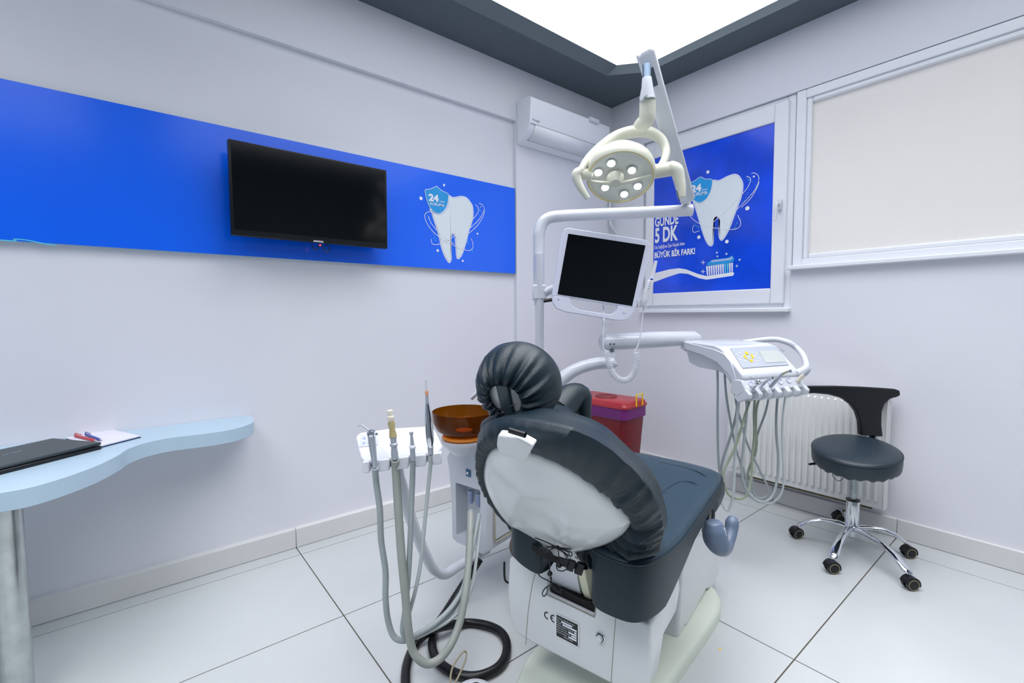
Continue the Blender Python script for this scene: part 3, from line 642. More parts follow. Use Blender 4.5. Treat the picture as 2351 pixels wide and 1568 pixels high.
for k,(mix,m2,scl,off,amp) in enumerate([(0,0,.96,.004,.002),(0,0,.985,.0,.006),(0,0,1.01,-.005,.010),(.15,0,1.02,-.010,.015),(.35,0,1.03,-.010,.017),(.6,0,1.02,-.002,.011),(.82,0,1.0,.008,.008),(1,0,1.0,.024,.0045),(1,.3,1.0,.045,.0015),(1,.75,1.0,.07,.0005),(1,1,1.0,.09,0),(1,1,.95,.112,0),(1,1,.82,.124,0),(1,1,.6,.122,0),(1,1,.3,.118,0)]):
    ring=[]
    for j in range(NF):
        an=-math.pi+2*math.pi*j/NF; r_=(rad(an,sa,sr,isx)*(1-mix)+(rad(an,ma,mr,im)*(1-m2)+rad(an,fa_,fr_r,ifx)*m2)*mix)*scl
        fd=fold(an,k*.16)*amp
        ring.append(BT(cx+math.cos(an)*(r_+fd*.3),cy+math.sin(an)*(r_+fd*.3),off-fd))
    R.append(ring)
bm=MB(); bm.loft(R,False,True); obj('backrest_cover',bm,LEATH,dc,ang=80,label='dark navy gathered backrest cover')
# white tab with a slot at the neck
tp=[PN(x,y,B0-nv*.022,nv) for x,y in ((1153,985),(1150,1005),(1153,1022),(1219,1044),(1222,1030),(1235,1009),(1200,990))]
bm=MB(); bm.prism(tp,-nv*.02); nb_=obj('neck_plate',bm,SHELLM,dc,bevel=.004)
bm=MB(); a,b=PN(1170,988,B0-nv*.045,nv),PN(1206,999,B0-nv*.045,nv); bm.tube([a,b],.006,8); obj('neck_slot',bm,BLACK,nb_)
# lower bracket plate, strap, buckle
bp=[PN(x,y,B0-nv*.014,nv) for x,y in ((1227,1236),(1268,1252),(1316,1262),(1334,1293),(1300,1287),(1231,1262))]
bm=MB(); bm.prism(bp,nv*.006); obj('bracket_plate',bm,COVERW,dc)
def belt(px,d,w_,t=.003):
    p=[P(x,y,dd) for (x,y),dd in zip(px,d)]; R=[]
    for a in p: R.append([a+u2*w_/2,a-u2*w_/2,a-u2*w_/2+fw*t,a+u2*w_/2+fw*t])
    return R
bm=MB(); bm.loft(belt([(1205,1240),(1232,1264),(1262,1280),(1300,1293),(1330,1302),(1350,1300)],[1.30,1.25,1.225,1.21,1.20,1.25],S(15,1.2))); obj('strap',bm,BLKM,dc)
bm=MB(); ct=P(1322,1302,1.185); e1=nz(P(1340,1308,1.185)-ct); e2=nz(np.cross(fw,e1)); bm.fb(ct,e1,e2,fw,(-.022,-.014,-.004),(-.004,.014,.006)); bm.fb(ct,e1,e2,fw,(.0,-.015,-.006),(.020,.015,.006)); bm.fb(ct,e1,e2,fw,(-.05,-.012,0),(-.02,.010,.004)); obj('buckle',bm,BLACK,dc,bevel=.003)
bm=MB(); rc=.0014
def cord(px,d=1.185,r=rc): bm.tube([P(x,y,(d if not hasattr(d,'__len__') else d[i])) for i,(x,y) in enumerate(px)],r,6,sm=6)
for L in ([(1228,1234),(1260,1247),(1280,1256),(1312,1261)],[(1280,1256),(1262,1262),(1245,1272),(1238,1262),(1252,1255),(1275,1258)],[(1280,1258),(1268,1254),(1250,1262),(1248,1272)],
  [(1281,1257),(1300,1262),(1313,1270),(1310,1277),(1295,1268),(1281,1259)],[(1281,1258),(1305,1268),(1304,1275),(1290,1266)],[(1284,1262),(1300,1273),(1306,1288)],[(1286,1262),(1295,1270),(1302,1285)],
  [(1282,1262),(1284,1298)],[(1277,1296),(1280,1308),(1292,1311),(1300,1307)],[(1262,1283),(1262,1312)],[(1250,1280),(1244,1290),(1236,1294)],
  [(1264,1322),(1266,1334),(1264,1342)],[(1229,1305),(1240,1323),(1262,1335),(1300,1358),(1338,1377),(1362,1382)],
  [(1265,1342),(1252,1350),(1245,1362),(1249,1369),(1256,1360),(1256,1348)],[(1266,1340),(1278,1342),(1288,1352),(1284,1360),(1272,1352),(1266,1343)],[(1264,1340),(1275,1350),(1290,1362)]): cord(L,1.17)
obj('tie_cord',bm,BLACK,dc)
bm=MB(); bm.ball(P(1262.5,1317,1.165),S(6,1.17)); bm.ball(P(1284,1298,1.165),S(6,1.17)); bm.ball(P(1265,1328,1.165),S(2.6,1.17)); obj('cord_lock',bm,BLACK,dc)
bm=MB(); bm.ball(P(1266,1341,1.165),S(4,1.17)); bm.ball(P(1280,1257,1.18),S(5,1.17)); obj('cord_knot',bm,BLACK,dc)
# neck gap, headrest
def camv(a,b,c): return nz(r2*a-u2*b+fw*c)
hc=P(1190,880,1.20)
axr=camv(-.045,.046,-.085)           # towards the rear opening
e1=nz(np.cross(axr,K)); e2=np.cross(e1,axr); e2=e2 if e2[2]>0 else -e2
hcen=hc
NH=200; R=[]
hp_=[(.043,.080,.003),(.051,.088,.007),(.066,.084,.009),(.084,.070,.007),(.100,.045,.005),(.111,.012,.0025),(.112,-.02,.001),(.102,-.045,0),(.080,-.062,0),(.045,-.072,0),(.01,-.075,0)]
hf=[13,19,23,29,17]
for k,(r_,h_,am) in enumerate(hp_):
    ring=[]
    for j in range(NH):
        an=2*math.pi*j/NH; g=sum(math.sin(f*an+ph_[i+2]+k*.25)/(1+.3*i) for i,f in enumerate(hf))/2.2*am
        rr_=r_+g*.35; kx=1.0
        ring.append(hcen+e1*math.cos(an)*rr_*kx+e2*math.sin(an)*rr_*.97+axr*(h_+g))
    R.append(ring)
bm=MB(); bm.loft(R,False,True); hr=obj('headrest_cover',bm,LEATH,dc,ang=80,label='dark navy gathered headrest cover')
bm=MB(); bm.lathe(hcen,axr,[(.058,.0),(.058,.05),(.050,.068),(.02,.072)],32); obj('headrest_back',bm,SHELLM,hr)
q=hcen+axr*.075; bm=MB(); bm.fb(q,e1,e2,axr,(-.016,-.05,-.01),(.018,.042,.006))
o=obj('headrest_slot',bm,mat('slot_slate',(52,70,78),.3),hr,bevel=.004)
for v in o.data.vertices: pass
bm=MB(); g0=P(1150,948,1.09); bm.tube([P(1184,928,1.09),P(1170,934,1.085),P(1158,940,1.085),P(1146,938,1.085),P(1140,945,1.09),P(1150,952,1.09)],.0016,6,sm=5); bm.ball(P(1151,966,1.085),S(8,1.09)); bm.ball(P(1155,948,1.09),S(5,1.09)); obj('headrest_cord',bm,BLACK,hr)
# padded neck between head and back
bm=MB(); bm.tube([P(1120,985,1.30),P(1170,975,1.25),P(1240,965,1.25),P(1300,962,1.32)],[.028,.045,.05,.035],16,sm=4); obj('neck_pad',bm,LEATH,dc,ang=80)
bm=MB(); bm.tube([P(1280,945,1.36),P(1310,912,1.40),P(1334,908,1.42),P(1338,935,1.42),P(1345,975,1.42)],[.05,S(32,1.4),S(24,1.42),S(20,1.42),S(12,1.42)],18,sm=4); obj('shoulder_pad',bm,LEATH,dc,ang=80)
# ================================================================= DENTAL UNIT (left of chair)
du=thing('dental_unit','white dental unit body with amber rinse bowl and tall pole left of the chair','dental unit',C(1.5,1.32,0))
u0=1.345; prof=[(1.45,.56),(1.435,.50),(1.425,.38),(1.424,.215),(1.415,.202),(1.245,.198),(1.228,.215),(1.225,.40),(1.225,.60),(1.26,.63),(1.34,.63),(1.42,.605)]
# rear face as a frame around a recess
bm=MB(); bm.loft([[C(u0+.07,v,z) for v,z in prof],[C(u0+.50,1.335+(v-1.335)*.95,z*.995) for v,z in prof]]); obj('unit_body',bm,GWHITE,du,bevel=.014,seg=3)
rec=[(1.400,.455),(1.400,.235),(1.262,.222),(1.258,.455)]
bm=MB()
ou=prof
def fr3(u): return [C(u,v,z) for v,z in ou],[C(u,v,z) for v,z in rec]
po_a=[(1.424,.215),(1.425,.38),(1.435,.50),(1.45,.56),(1.42,.605),(1.34,.63),(1.26,.63),(1.225,.60),(1.225,.40),(1.228,.215),(1.245,.198),(1.415,.202)]
pieces=[[(1.424,.215),(1.425,.38),(1.433,.46),(1.400,.46),(1.400,.235),(1.403,.2025)],[(1.433,.46),(1.437,.50),(1.45,.56),(1.42,.605),(1.34,.63),(1.26,.63),(1.225,.60),(1.225,.46)],[(1.258,.46),(1.225,.46),(1.225,.40),(1.228,.215),(1.245,.198),(1.262,.1985),(1.262,.222)],[(1.403,.2025),(1.400,.235),(1.262,.222),(1.262,.1985)]]
for pc in pieces: bm.prism([C(u0,v,z) for v,z in pc],U*.072)
obj('rear_fascia',bm,GWHITE,du)
bm=MB(); q=[C(1.39,1.222,.25),C(1.66,1.232,.25),C(1.66,1.232,.57),C(1.39,1.222,.57)]; bm.prism(q,-V*.006); obj('side_panel',bm,GWHITE,du,bevel=.004)
bm=MB(); L=[C(1.385,1.218,.60),C(1.385,1.218,.25),C(1.395,1.218,.24),C(1.66,1.226,.24)]; bm.tube(L,.002,6); obj('side_panel_seam',bm,mat('yellowed_seam',(190,180,140),.6),du)
for x,y in ((1075.5,1086),(1109,1097)):
    c=PU(x,y,u0-.001); bm=MB(); bm.fb(c,V,K,U,(-.014,-.015,-.001),(.014,.015,.001)); stt=obj('switch_sticker',bm,STICK,du)
bm=MB(); c=PU(1074,1086,u0-.002); bm.ball(c,.007); obj('push_switch',bm,CHROME,stt); bm=MB(); c=PU(1107,1100,u0-.002); bm.tube([c,c-U*.02-K*.006],.003,8); obj('toggle_switch',bm,CHROME,stt)
for x,y in ((1081,1135),(1100,1143)):
    c=PU(x,y,u0+.035); bm=MB(); bm.lathe(c+K*.018,-K,[(.014,0),(.0145,.012),(.0125,.013),(.0125,.045),(.008,.055)],18); obj('hose_connector',bm,mat('lilac_plastic',(150,164,196),.35),du)
# pole with bent top
bm=MB(); DP=2.2
bm.tube([A(*P(1239,800,DP)[:2],.60),A(*P(1239,800,DP)[:2],P(1239,585,DP)[2])],S(10,DP),20); obj('pole',bm,GWHITE,du)
bm=MB(); bm.tube([P(1238,700,DP),P(1237,640,DP),P(1237,560,DP),P(1238,535,DP),P(1246,512,DP),P(1262,500,DP),P(1290,496,DP),P(1350,493,DP),P(1450,489,DP),P(1540,485,DP),P(1588,482.5,DP)],[S(11.5,DP)]+[S(12.5,DP)]*2+[S(13.3,DP)]*8,24,sm=5); obj('pole_arm',bm,GWHITE,du)
# bowl
cb_=PZ(1064,943,.79); dB=(cb_-CAM)@fw; rb=S(72,dB)
bm=MB(); bm.lathe(cb_-K*.09,K,[(.03,.004),(rb*.62,.0),(rb*.86,.02),(rb*.97,.05),(rb,.09),(rb*.975,.0915),(rb*.945,.052),(rb*.83,.024),(rb*.60,.006),(.03,.008)],48,caps=False); bowl=obj('rinse_bowl',bm,AMBER,du,label='translucent amber glass bowl')
bm=MB(); bm.lathe(cb_-K*.105,K,[(rb*.62,-.004),(rb*.70,.004),(rb*.66,.012)],40); obj('bowl_gasket',bm,ORNG,du)
bm=MB(); bm.lathe(cb_-K*.082,K,[(.034,0),(.034,.004),(.02,.006)],24); obj('bowl_drain',bm,ORNG,bowl)
bm=MB(); bm.lathe(cb_-K*.17,K,[(rb*.35,0),(rb*.45,.012),(rb*.70,.045),(rb*.72,.06)],40); obj('bowl_seat',bm,GWHITE,du)
bm=MB(); bm.tube([PN(1083,914,cb_,U),PN(1095,903,cb_,U),PN(1112,890,cb_,U),PN(1135,900,cb_,U),A(*PN(1135,900,cb_,U)[:2],.62)],.008,10,sm=4); obj('rinse_spout',bm,WHITE,du)
# under-unit conduit and support arm to the chair
bm=MB(); L,_=spline([C(1.50,1.15,.30),C(1.42,1.08,.24),C(1.40,1.02,.10),C(1.41,.96,.02)],12); rs=[.035+.003*math.sin(i*2.1) for i in range(len(L))]; bm.tube(L,rs,16); obj('corrugated_conduit',bm,BLKM,du)
bm=MB(); bm.tube([P(1158,1290,1.7),P(1158,1320,1.7),P(1162,1335,1.7),P(1178,1340,1.72)],.004,8,sm=5); obj('power_cable',bm,BLACK,du)
bm=MB(); bm.fb(C(0,0,0),U,V,K,(1.50,.86,.26),(1.62,1.26,.36)); obj('link_arm',bm,GWHITE,du,bevel=.02)
# ----------------------------------------------------------------- assistant's holder
dh=1.45
ah=thing('instrument_holder','white assistant instrument holder on a bent tube arm at the chair left','instrument holder',A(*P(915,1020,dh)[:2],.6))
top_=[(815,1003),(826,992),(900,982),(990,977),(1000,990),(1016,1024),(1008,1040),(835,1062),(826,1050)]
hd2=lambda x,y: P(x,y,1.40+.0011*(1060-y))
fl_=hd2(832,1062); frr=hd2(1014,1040); exh=nz(frr-fl_); Lh=(frr-fl_)@exh
bkv=hd2(915,985)-hd2(920,1051); nh=nz(np.cross(exh,bkv)); nh=nh if nh[2]>0 else -nh; eyh=nz(np.cross(nh,exh)); eyh=eyh if eyh@bkv>0 else -eyh
tp=[PN(x,y,fl_,nh) for x,y in top_]
bm=MB(); bm.prism(tp,-nh*.014); obj('tray_top',bm,WHITE,ah,bevel=.006)
bm=MB()
KY=nz(np.cross(K,exh)); KY=KY if KY@eyh>0 else -KY
slots=[857,904,949,989]; sx=[(PN(x,1060,fl_,eyh)-fl_)@exh for x in slots]
cuts=[0]+[v for s in sx for v in (s-.010,s+.010)]+[Lh]
for a,b in zip(cuts[::2],cuts[1::2]):
    bm.fb(fl_,exh,KY,K,(a,-.004,-.034),(b,.03,.003))
obj('front_block',bm,WHITE,ah,bevel=.004)
bm=MB(); bm.fb(fl_,exh,KY,K,(.002,.026,-.032),(Lh-.002,.05,.0)); obj('rear_block',bm,WHITE,ah,bevel=.004)
bm=MB(); c=PN(848,1010,fl_+nh*.0008,nh); bm.fb(c,exh,eyh,nh,(-.028,-.022,0),(.028,.022,.0006)); o=obj('label_sticker',bm,mat('pale_lilac_label',(196,202,226),.5),ah)
bm=MB()
for a in (-.016,0,.014):
    for b in (-.010,.008): bm.lathe(c+exh*a+eyh*b+nh*.0006,nh,[(.005,0),(.005,.0004)],12)
obj('label_key',bm,mat('lilac_key',(158,166,204),.5),o)
bm=MB(); ar_=[P(917,1040,1.50),P(917,1085,1.50),P(924,1120,1.52),P(937,1170,1.55),P(958,1230,1.6),P(985,1290,1.66),P(1000,1310,1.70),P(1022,1318,1.74),P(1048,1302,1.80),P(1080,1282,1.88),P(1118,1262,1.98)]
bm.tube(ar_,[.012,.014]+[.019]*9,16,sm=5); obj('support_arm',bm,GWHITE,ah)
# instruments in the holder: each with its hose
def inst(name,label,cat,px,base,parts,hose,hr_,hm):
    t=thing(name,label,cat,base)
    for nm,a,b,pf_,m in parts:
        ax=b-a; L=np.linalg.norm(ax); bm=MB(); bm.lathe(a,ax,[(r,h*L) for r,h in pf_],20); obj(nm,bm,m,t)
    bm=MB(); bm.tube(hose,hr_,10,sm=6); obj('hose',bm,hm,t); return t
HX=lambda x,y,d=1.385:P(x,y,d)
t=inst('air_water_syringe','chrome air and water syringe with bent nozzle at the left end of the holder','dental instrument',0,HX(857,1060),
 [('handle',HX(861,1074),HX(853,1000),[(.0055,0),(.008,.2),(.011,.7),(.011,1)],SILVER),('head',HX(853,1002),HX(852,986),[(.011,0),(.013,.4),(.012,.8),(.006,1)],CHROME)],
 [HX(861,1074),P(864,1110,1.42),P(872,1170,1.43),P(875,1240,1.44),P(885,1310,1.45),P(885,1370,1.45),P(890,1420,1.46),P(902,1458,1.46),P(920,1470,1.46),P(945,1465,1.47),P(990,1440,1.50),P(1030,1410,1.54),P(1060,1360,1.6),P(1075,1300,1.66),P(1080,1220,1.72),P(1081,1170,1.76)],S(7,1.45),HOSE)
bm=MB(); bm.tube([HX(850,988),HX(842,985),HX(832,977),HX(821,978)],.0025,8,sm=3); obj('nozzle',bm,SILVER,t)
for q in (HX(857,994,1.37),HX(865,996,1.37)): bm=MB(); bm.lathe(q,-fw,[(.004,0),(.004,.004)],10); obj('button',bm,CHROME,t)
t=inst('suction_handpiece','khaki and ivory suction handpiece on a thick grey hose, second from the holder left end','dental instrument',0,HX(904,1060),
 [('sleeve',HX(907,1054),HX(903,1003),[(.010,0),(.011,.25),(.009,.55),(.012,.6),(.012,.68),(.009,.72),(.010,1)],SILVER),('rubber_grip',HX(903,1004),HX(898,968),[(.0115,0),(.011,.15),(.0085,.5),(.0105,.85),(.009,1)],KHAKI),
  ('ivory_collar',HX(898,968),HX(897,955),[(.008,0),(.0105,.2),(.0105,.9),(.008,1)],IVORY),('ivory_tip',HX(897,956),HX(895,941),[(.006,0),(.0085,.6),(.0085,.9),(.006,1)],IVORY)],
 [HX(907,1054),P(909,1080,1.42),P(915,1180,1.42),P(922,1280,1.42),P(932,1380,1.42),P(937,1440,1.42),P(945,1485,1.43),P(958,1510,1.43),P(982,1524,1.44),P(1010,1512,1.46),P(1035,1480,1.48),P(1055,1430,1.52),P(1067,1370,1.56),P(1075,1300,1.62),P(1079,1220,1.70),P(1080,1175,1.76)],S(9.5,1.43),mat('olive_grey_hose',(156,162,156),.45,noise=.08))
t=inst('saliva_ejector','slim grey saliva ejector handpiece third along the holder','dental instrument',0,HX(948,1060),
 [('barrel',HX(948,1058),HX(947,1028),[(.008,0),(.008,1)],SILVER),('collar',HX(947,1030),HX(947,1022),[(.009,0),(.011,.5),(.009,1)],WHITE),('tip',HX(947,1024),HX(944,992),[(.0065,0),(.0055,.4),(.004,.75),(.006,.85),(.006,1)],SILVER)],
 [HX(948,1058),P(947,1100,1.42),P(944,1180,1.43),P(941,1260,1.43),P(936,1340,1.44),P(930,1400,1.45),P(925,1435,1.45),P(926,1455,1.45),P(938,1465,1.46),P(960,1455,1.47),P(1000,1430,1.50),P(1040,1390,1.55),P(1068,1340,1.6),P(1080,1280,1.66),P(1092,1220,1.72),P(1100,1180,1.76)],S(6.3,1.45),HOSE)
t=inst('curing_handpiece','long polished chrome handpiece with a peach rubber sleeve at the right end of the holder','dental instrument',0,HX(989,1040),
 [('socket',HX(989,1043),HX(988,1024),[(.008,0),(.009,.9),(.007,1)],SILVER),('barrel',HX(988,1025),HX(981,926),[(.008,0),(.0115,.12),(.0125,.3),(.011,.7),(.008,.92),(.006,1)],CHROME),('neck',HX(981,928),HX(980,908),[(.006,0),(.005,.5),(.005,1)],SILVER),('rubber_sleeve',HX(980,909),HX(979.5,897),[(.004,0),(.0058,.5),(.0045,1)],PEACH),('clear_tip',HX(979.5,898),HX(977.5,873),[(.0035,0),(.0032,1)],mat('milky_tip',(214,220,226),.2,alpha=.6))],
 [HX(989,1043),P(988,1070,1.42),P(983,1120,1.43),P(975,1200,1.44),P(966,1290,1.45),P(955,1350,1.45),P(942,1400,1.46),P(934,1430,1.46),P(938,1455,1.46),P(955,1463,1.47),P(985,1450,1.49),P(1030,1425,1.53),P(1065,1390,1.58),P(1085,1340,1.64),P(1095,1270,1.70),P(1103,1200,1.76)],S(4.5,1.45),HOSEL)
# black corrugated hose on the floor
hz=.0155; pth=[(1102,1283,.18),(1085,1310,.14),(1055,1355,.07),(1020,1410,.03),(1000,1440,hz),(992,1475,hz),(1000,1510,hz),(1025,1535,hz),(1060,1551,hz),(1100,1552,hz),(1140,1535,hz),(1160,1508,hz),(1163,1475,hz),(1148,1450,hz),(1115,1435,hz),(1070,1430,hz),(1020,1438,.043),(985,1450,.043),(955,1478,hz),(937,1515,hz),(931,1560,hz),(938,1620,hz),(960,1690,hz)]
L,_=spline([PZ(x,y,z) for x,y,z in pth],14); L2=[L[0]]
for p in L[1:]:
    if np.linalg.norm(p-L2[-1])>.0028: L2.append(p)
bm=MB(); bm.tube(L2,[.0145+.0012*(i%2) for i in range(len(L2))],14); fh=obj('corrugated_floor_hose',bm,mat('black_rubber_hose',(12,14,17),.35),None); tag(fh,'black corrugated hose looped on the floor under the grey hoses','hose')
bm=MB(); bm.tube([P(1033,1620,1.30),P(1034,1560,1.34),P(1040,1530,1.37),P(1054,1508,1.40),P(1066,1495,1.42),P(1071,1502,1.42),P(1067,1520,1.40),P(1055,1548,1.36),P(1040,1580,1.33),P(1030,1625,1.30)],.0028,8,sm=5)
fc=obj('foot_control_cable',bm,mat('beige_cable',(150,144,120),.4)); tag(fc,'thin beige cable looping up at the bottom edge, beside the black hose','cable')
q=PZ(1088,1590,.045); fp=thing('foot_pedal','white and black foot pedal peeking in at the bottom edge','foot pedal',A(q[0],q[1],0))
bm=MB(); bm.lathe(A(q[0],q[1],0),K,[(.075,0),(.078,.02),(.06,.04),(.03,.05)],32); obj('pedal_base',bm,WHITE,fp)
bm=MB(); bm.ball(A(q[0]+.01,q[1]+.01,.045),.022,.018,.014); obj('pedal_button',bm,BLACK,fp)
# ================================================================= OPERATING LAMP
dl=1.85
ol_=thing('operating_lamp','cream dental operating lamp with six lit spots on a sprung arm','lamp',P(1425,400,dl))
# sprung arm
a,b=P(1482,122,1.78),P(1577,456,2.16); ax=nz(b-a); sx_=nz(r2-ax*(r2@ax)); fx=np.cross(ax,sx_)
bm=MB(); hw=.033; hd=.027; Ra=[(p[0],p[1]) for p in rr(-hw,-hd,hw,hd,.012,4)]
bm.loft([[a-ax*.012+sx_*x*.7+fx*y*.7 for x,y in Ra],[a+sx_*x+fx*y for x,y in Ra],[b+sx_*x+fx*y for x,y in Ra],[b+ax*.012+sx_*x*.7+fx*y*.7 for x,y in Ra]]); obj('sprung_arm',bm,GWHITE,ol_,ang=50)
fs_=fx if fx@fw<0 else -fx
bm=MB(); q=a+ax*.085+fs_*(hd+.001)-sx_*.004; bm.fb(q,sx_,ax,fs_,(-.013,-.035,-.002),(.013,.035,.001)); obj('arm_slot',bm,mat('slot_blue_grey',(60,80,92),.2),ol_,bevel=.006)
bm=MB(); q=b-ax*.03-sx_*(hw+.001); bm.fb(q,fx,ax,sx_,(-.012,-.025,-.002),(.012,.02,.002)); obj('lower_arm_slot',bm,mat('slot_blue_grey',(60,80,92),.2),ol_,bevel=.004)
bm=MB(); g=P(1575,470,2.2); bm.lathe(A(g[0],g[1],P(1575,483,2.2)[2]),K,[(.021,.0),(.021,.045),(.018,.05),(.018,.07)],20); obj('arm_pivot',bm,GWHITE,ol_)
bm=MB(); bm.tube([P(1485,150,1.765),P(1485,182,1.76)],S(9.5,1.76),16); obj('joint_pin',bm,mat('blue_grey_metal',(120,140,160),.25,metal=.6),ol_)
bm=MB(); bm.tube([P(1485,180,1.76),P(1486,200,1.76),P(1486,222,1.77),P(1487,231,1.77)],[S(11,1.76),S(13,1.76),S(17.5,1.77),S(17.5,1.77)],22); sj=obj('swivel_joint',bm,GWHITE,ol_)
bm=MB(); bm.lathe(P(1483,222,1.735),-fw,[(.006,-.01),(.006,.006)],14); obj('joint_screw',bm,STEEL,sj)
bm=MB(); bm.tube([P(1487,232,1.78),P(1486,262,1.79),P(1484,275,1.80),P(1472,288,1.82),P(1466,296,1.83)],[S(18,1.78),S(18,1.79),S(18,1.8),S(17,1.8),S(15,1.8)],20,sm=4); obj('lamp_neck',bm,CREAM,ol_)
# head
hcn=P(1424,408,dl); ln=camv(-.10,.85,-.52)
f1=nz(r2-ln*(r2@ln)); f2=np.cross(ln,f1); f2=f2 if f2@u2>0 else -f2
RL=.131
def lr(rx,ry,h,n=64): return [hcn+f1*math.cos(k*2*math.pi/n)*rx+f2*math.sin(k*2*math.pi/n)*ry+ln*h for k in range(n)]
bm=MB(); bm.loft([lr(RL*.93,RL*.90,-.002),lr(RL*.97,RL*.95,.004),lr(RL*1.03,RL*1.0,-.004),lr(RL*1.05,RL*1.03,-.03),lr(RL*1.02,RL*1.0,-.05),lr(RL*.85,RL*.86,-.08),lr(RL*.5,RL*.5,-.10),lr(RL*.15,RL*.15,-.105)],False,True); hd_=obj('lamp_housing',bm,CREAM,ol_,ang=60)
bm=MB(); bm.loft([lr(RL*.94,RL*.91,-.001),lr(RL*.7,RL*.68,-.004),lr(RL*.3,RL*.3,-.008),lr(RL*.05,RL*.05,-.008)],False,True); obj('lamp_face',bm,mat('grey_cream_reflector',(206,210,204),.25),ol_)
bm=MB()
for k in range(0,65): pass
bm.tube(lr(RL*.965,RL*.935,.002)+[lr(RL*.965,RL*.935,.002)[0]],.0028,8); obj('face_gasket',bm,mat('aged_yellow_rubber',(206,192,128),.5),ol_)
for x,y in ((1373.5,395),(1403.4,374),(1450.6,390),(1464,426.6),(1433,444.8),(1389.3,429.4)):
    c=PN(x,y,hcn,ln); bm=MB(); bm.lathe(c-ln*.004,ln,[(.0165,0),(.0175,.006),(.0155,.0075)],24); sp=obj('spot',bm,CHROME,ol_)
    bm=MB(); bm.lathe(c-ln*.002,ln,[(.0148,.004),(.0145,.008),(.009,.011),(.002,.012)],24); obj('spot_lens',bm,LEDM,sp)
bm=MB(); c=PN(1413,420,hcn+ln*.04,ln); bm.lathe(c-ln*.03,ln,[(.034,0),(.026,.018),(.021,.03),(.019,.034)],28); obj('centre_hub',bm,CREAM,ol_)
bm=MB(); L,R_=PN(1350,414,hcn+ln*.012,ln),PN(1494,402,hcn+ln*.012,ln); M1=PN(1400,421,hcn+ln*.03,ln); M2=PN(1432,420,hcn+ln*.03,ln); M3=PN(1472,410,hcn+ln*.02,ln); M0=PN(1372,419,hcn+ln*.02,ln)
bm.tube([L,M0,M1,M2,M3,R_],[.004,.0075,.009,.009,.0075,.004],12,sm=4); obj('cross_bar',bm,CREAM,ol_)
yk=[(1333,392,1.83),(1350,366,1.86),(1380,338,1.90),(1416,313,1.93),(1458,302,1.93),(1493,305,1.93),(1517,320,1.93),(1528,342,1.92),(1527,362,1.90),(1517,384,1.88)]
bm=MB(); bm.tube([P(*p) for p in yk],[S(p,1.9) for p in (7,10,12,13,14,13,12,10,9,9)],16,sm=5); obj('yoke',bm,CREAM,ol_)
for a,b,r in ((P(1490,396,1.86),P(1545,387,1.84),16),(P(1326,397,1.84),P(1356,402,1.86),13)): bm=MB(); bm.cyl(a,b,S(r,1.85)); obj('yoke_pivot',bm,CREAM,ol_,bevel=.004)
bm=MB(); bm.tube([P(1538,384,1.84),P(1553,390,1.83),P(1560,410,1.83),P(1565,432,1.83),P(1566,452,1.83)],[S(p,1.83) for p in (15,15,12,9.5,7)],16,sm=4); obj('handle',bm,CREAM,ol_)
bm=MB(); bm.tube([P(1334,394,1.83),P(1324,400,1.83),P(1326,416,1.83),P(1336,436,1.83),P(1350,456,1.83)],[S(p,1.83) for p in (12,12,10,8.5,6)],16,sm=4); obj('handle',bm,CREAM,ol_)
# ================================================================= MONITOR
dm=2.05
mo_=thing('monitor','white framed monitor tilted on the pole with a dark blank screen','monitor',P(1375,700,dm))
oc=[(1303,523),(1484,551),(1495,562),(1491,590),(1466,690),(1456,716),(1436,736),(1415,735),(1300,716),(1278,708),(1268,692),(1268,675),(1290,545),(1295,527)]
ocs=cspline([P(x,y,dm) for x,y in oc],1)
# ring with the grip slot cut out below the screen
hole=[(1309,690),(1417,709),(1410,718),(1400,722),(1330,711),(1315,703)]
bm=MB()
up_=[(1303,523),(1484,551),(1495,562),(1491,590),(1466,690),(1462,704),(1458,707),(1280,679),(1268,680),(1268,675),(1290,545),(1295,527)]
bm.prism([P(x,y,dm) for x,y in up_],fw*.045)
lo=[(1268,680),(1280,679),(1309,684),(1309,690),(1315,703),(1330,711),(1400,722),(1410,718),(1417,709),(1418,701),(1458,707),(1462,704),(1456,716),(1447,728),(1436,735),(1415,735),(1300,716),(1278,708),(1269,694)]
bm.prism([P(x,y,dm) for x,y in lo],fw*.03)
obj('casing',bm,mat('lavender_white_plastic',(218,222,238),.3,noise=.01),mo_,bevel=.003)
bm=MB(); bm.prism([P(x,y,dm-.0015) for x,y in ((1304.8,536.4),(1482,563.5),(1451.4,702.4),(1280,675.3))],fw*.003); obj('screen',bm,SCREEN,mo_)
bm=MB(); bm.lathe(P(1433,715,dm),-fw,[(S(4,dm),-.002),(S(4,dm),.002)],16); obj('power_button',bm,WHITE,mo_)
bm=MB(); bm.lathe(P(1282,688,dm),-fw,[(S(1.2,dm),-.002),(S(1.2,dm),.001)],10); obj('indicator',bm,BLACK,mo_)
bm=MB(); a=P(1237,672,DP); bm.fb(a,r2,u2,fw,(-.03,-.035,-.035),(.035,.035,.035)); bm.tube([P(1250,673,DP-.02),P(1268,664,DP-.03),P(1310,650,dm+.08),P(1370,630,dm+.045)],.02,12,sm=3); obj('clamp_arm',bm,GWHITE,mo_,bevel=.006)
bm=MB(); bm.tube([P(1248,691,DP-.05),P(1275,687,DP-.05)],.008,8); obj('clamp_lever',bm,BLACK,mo_)
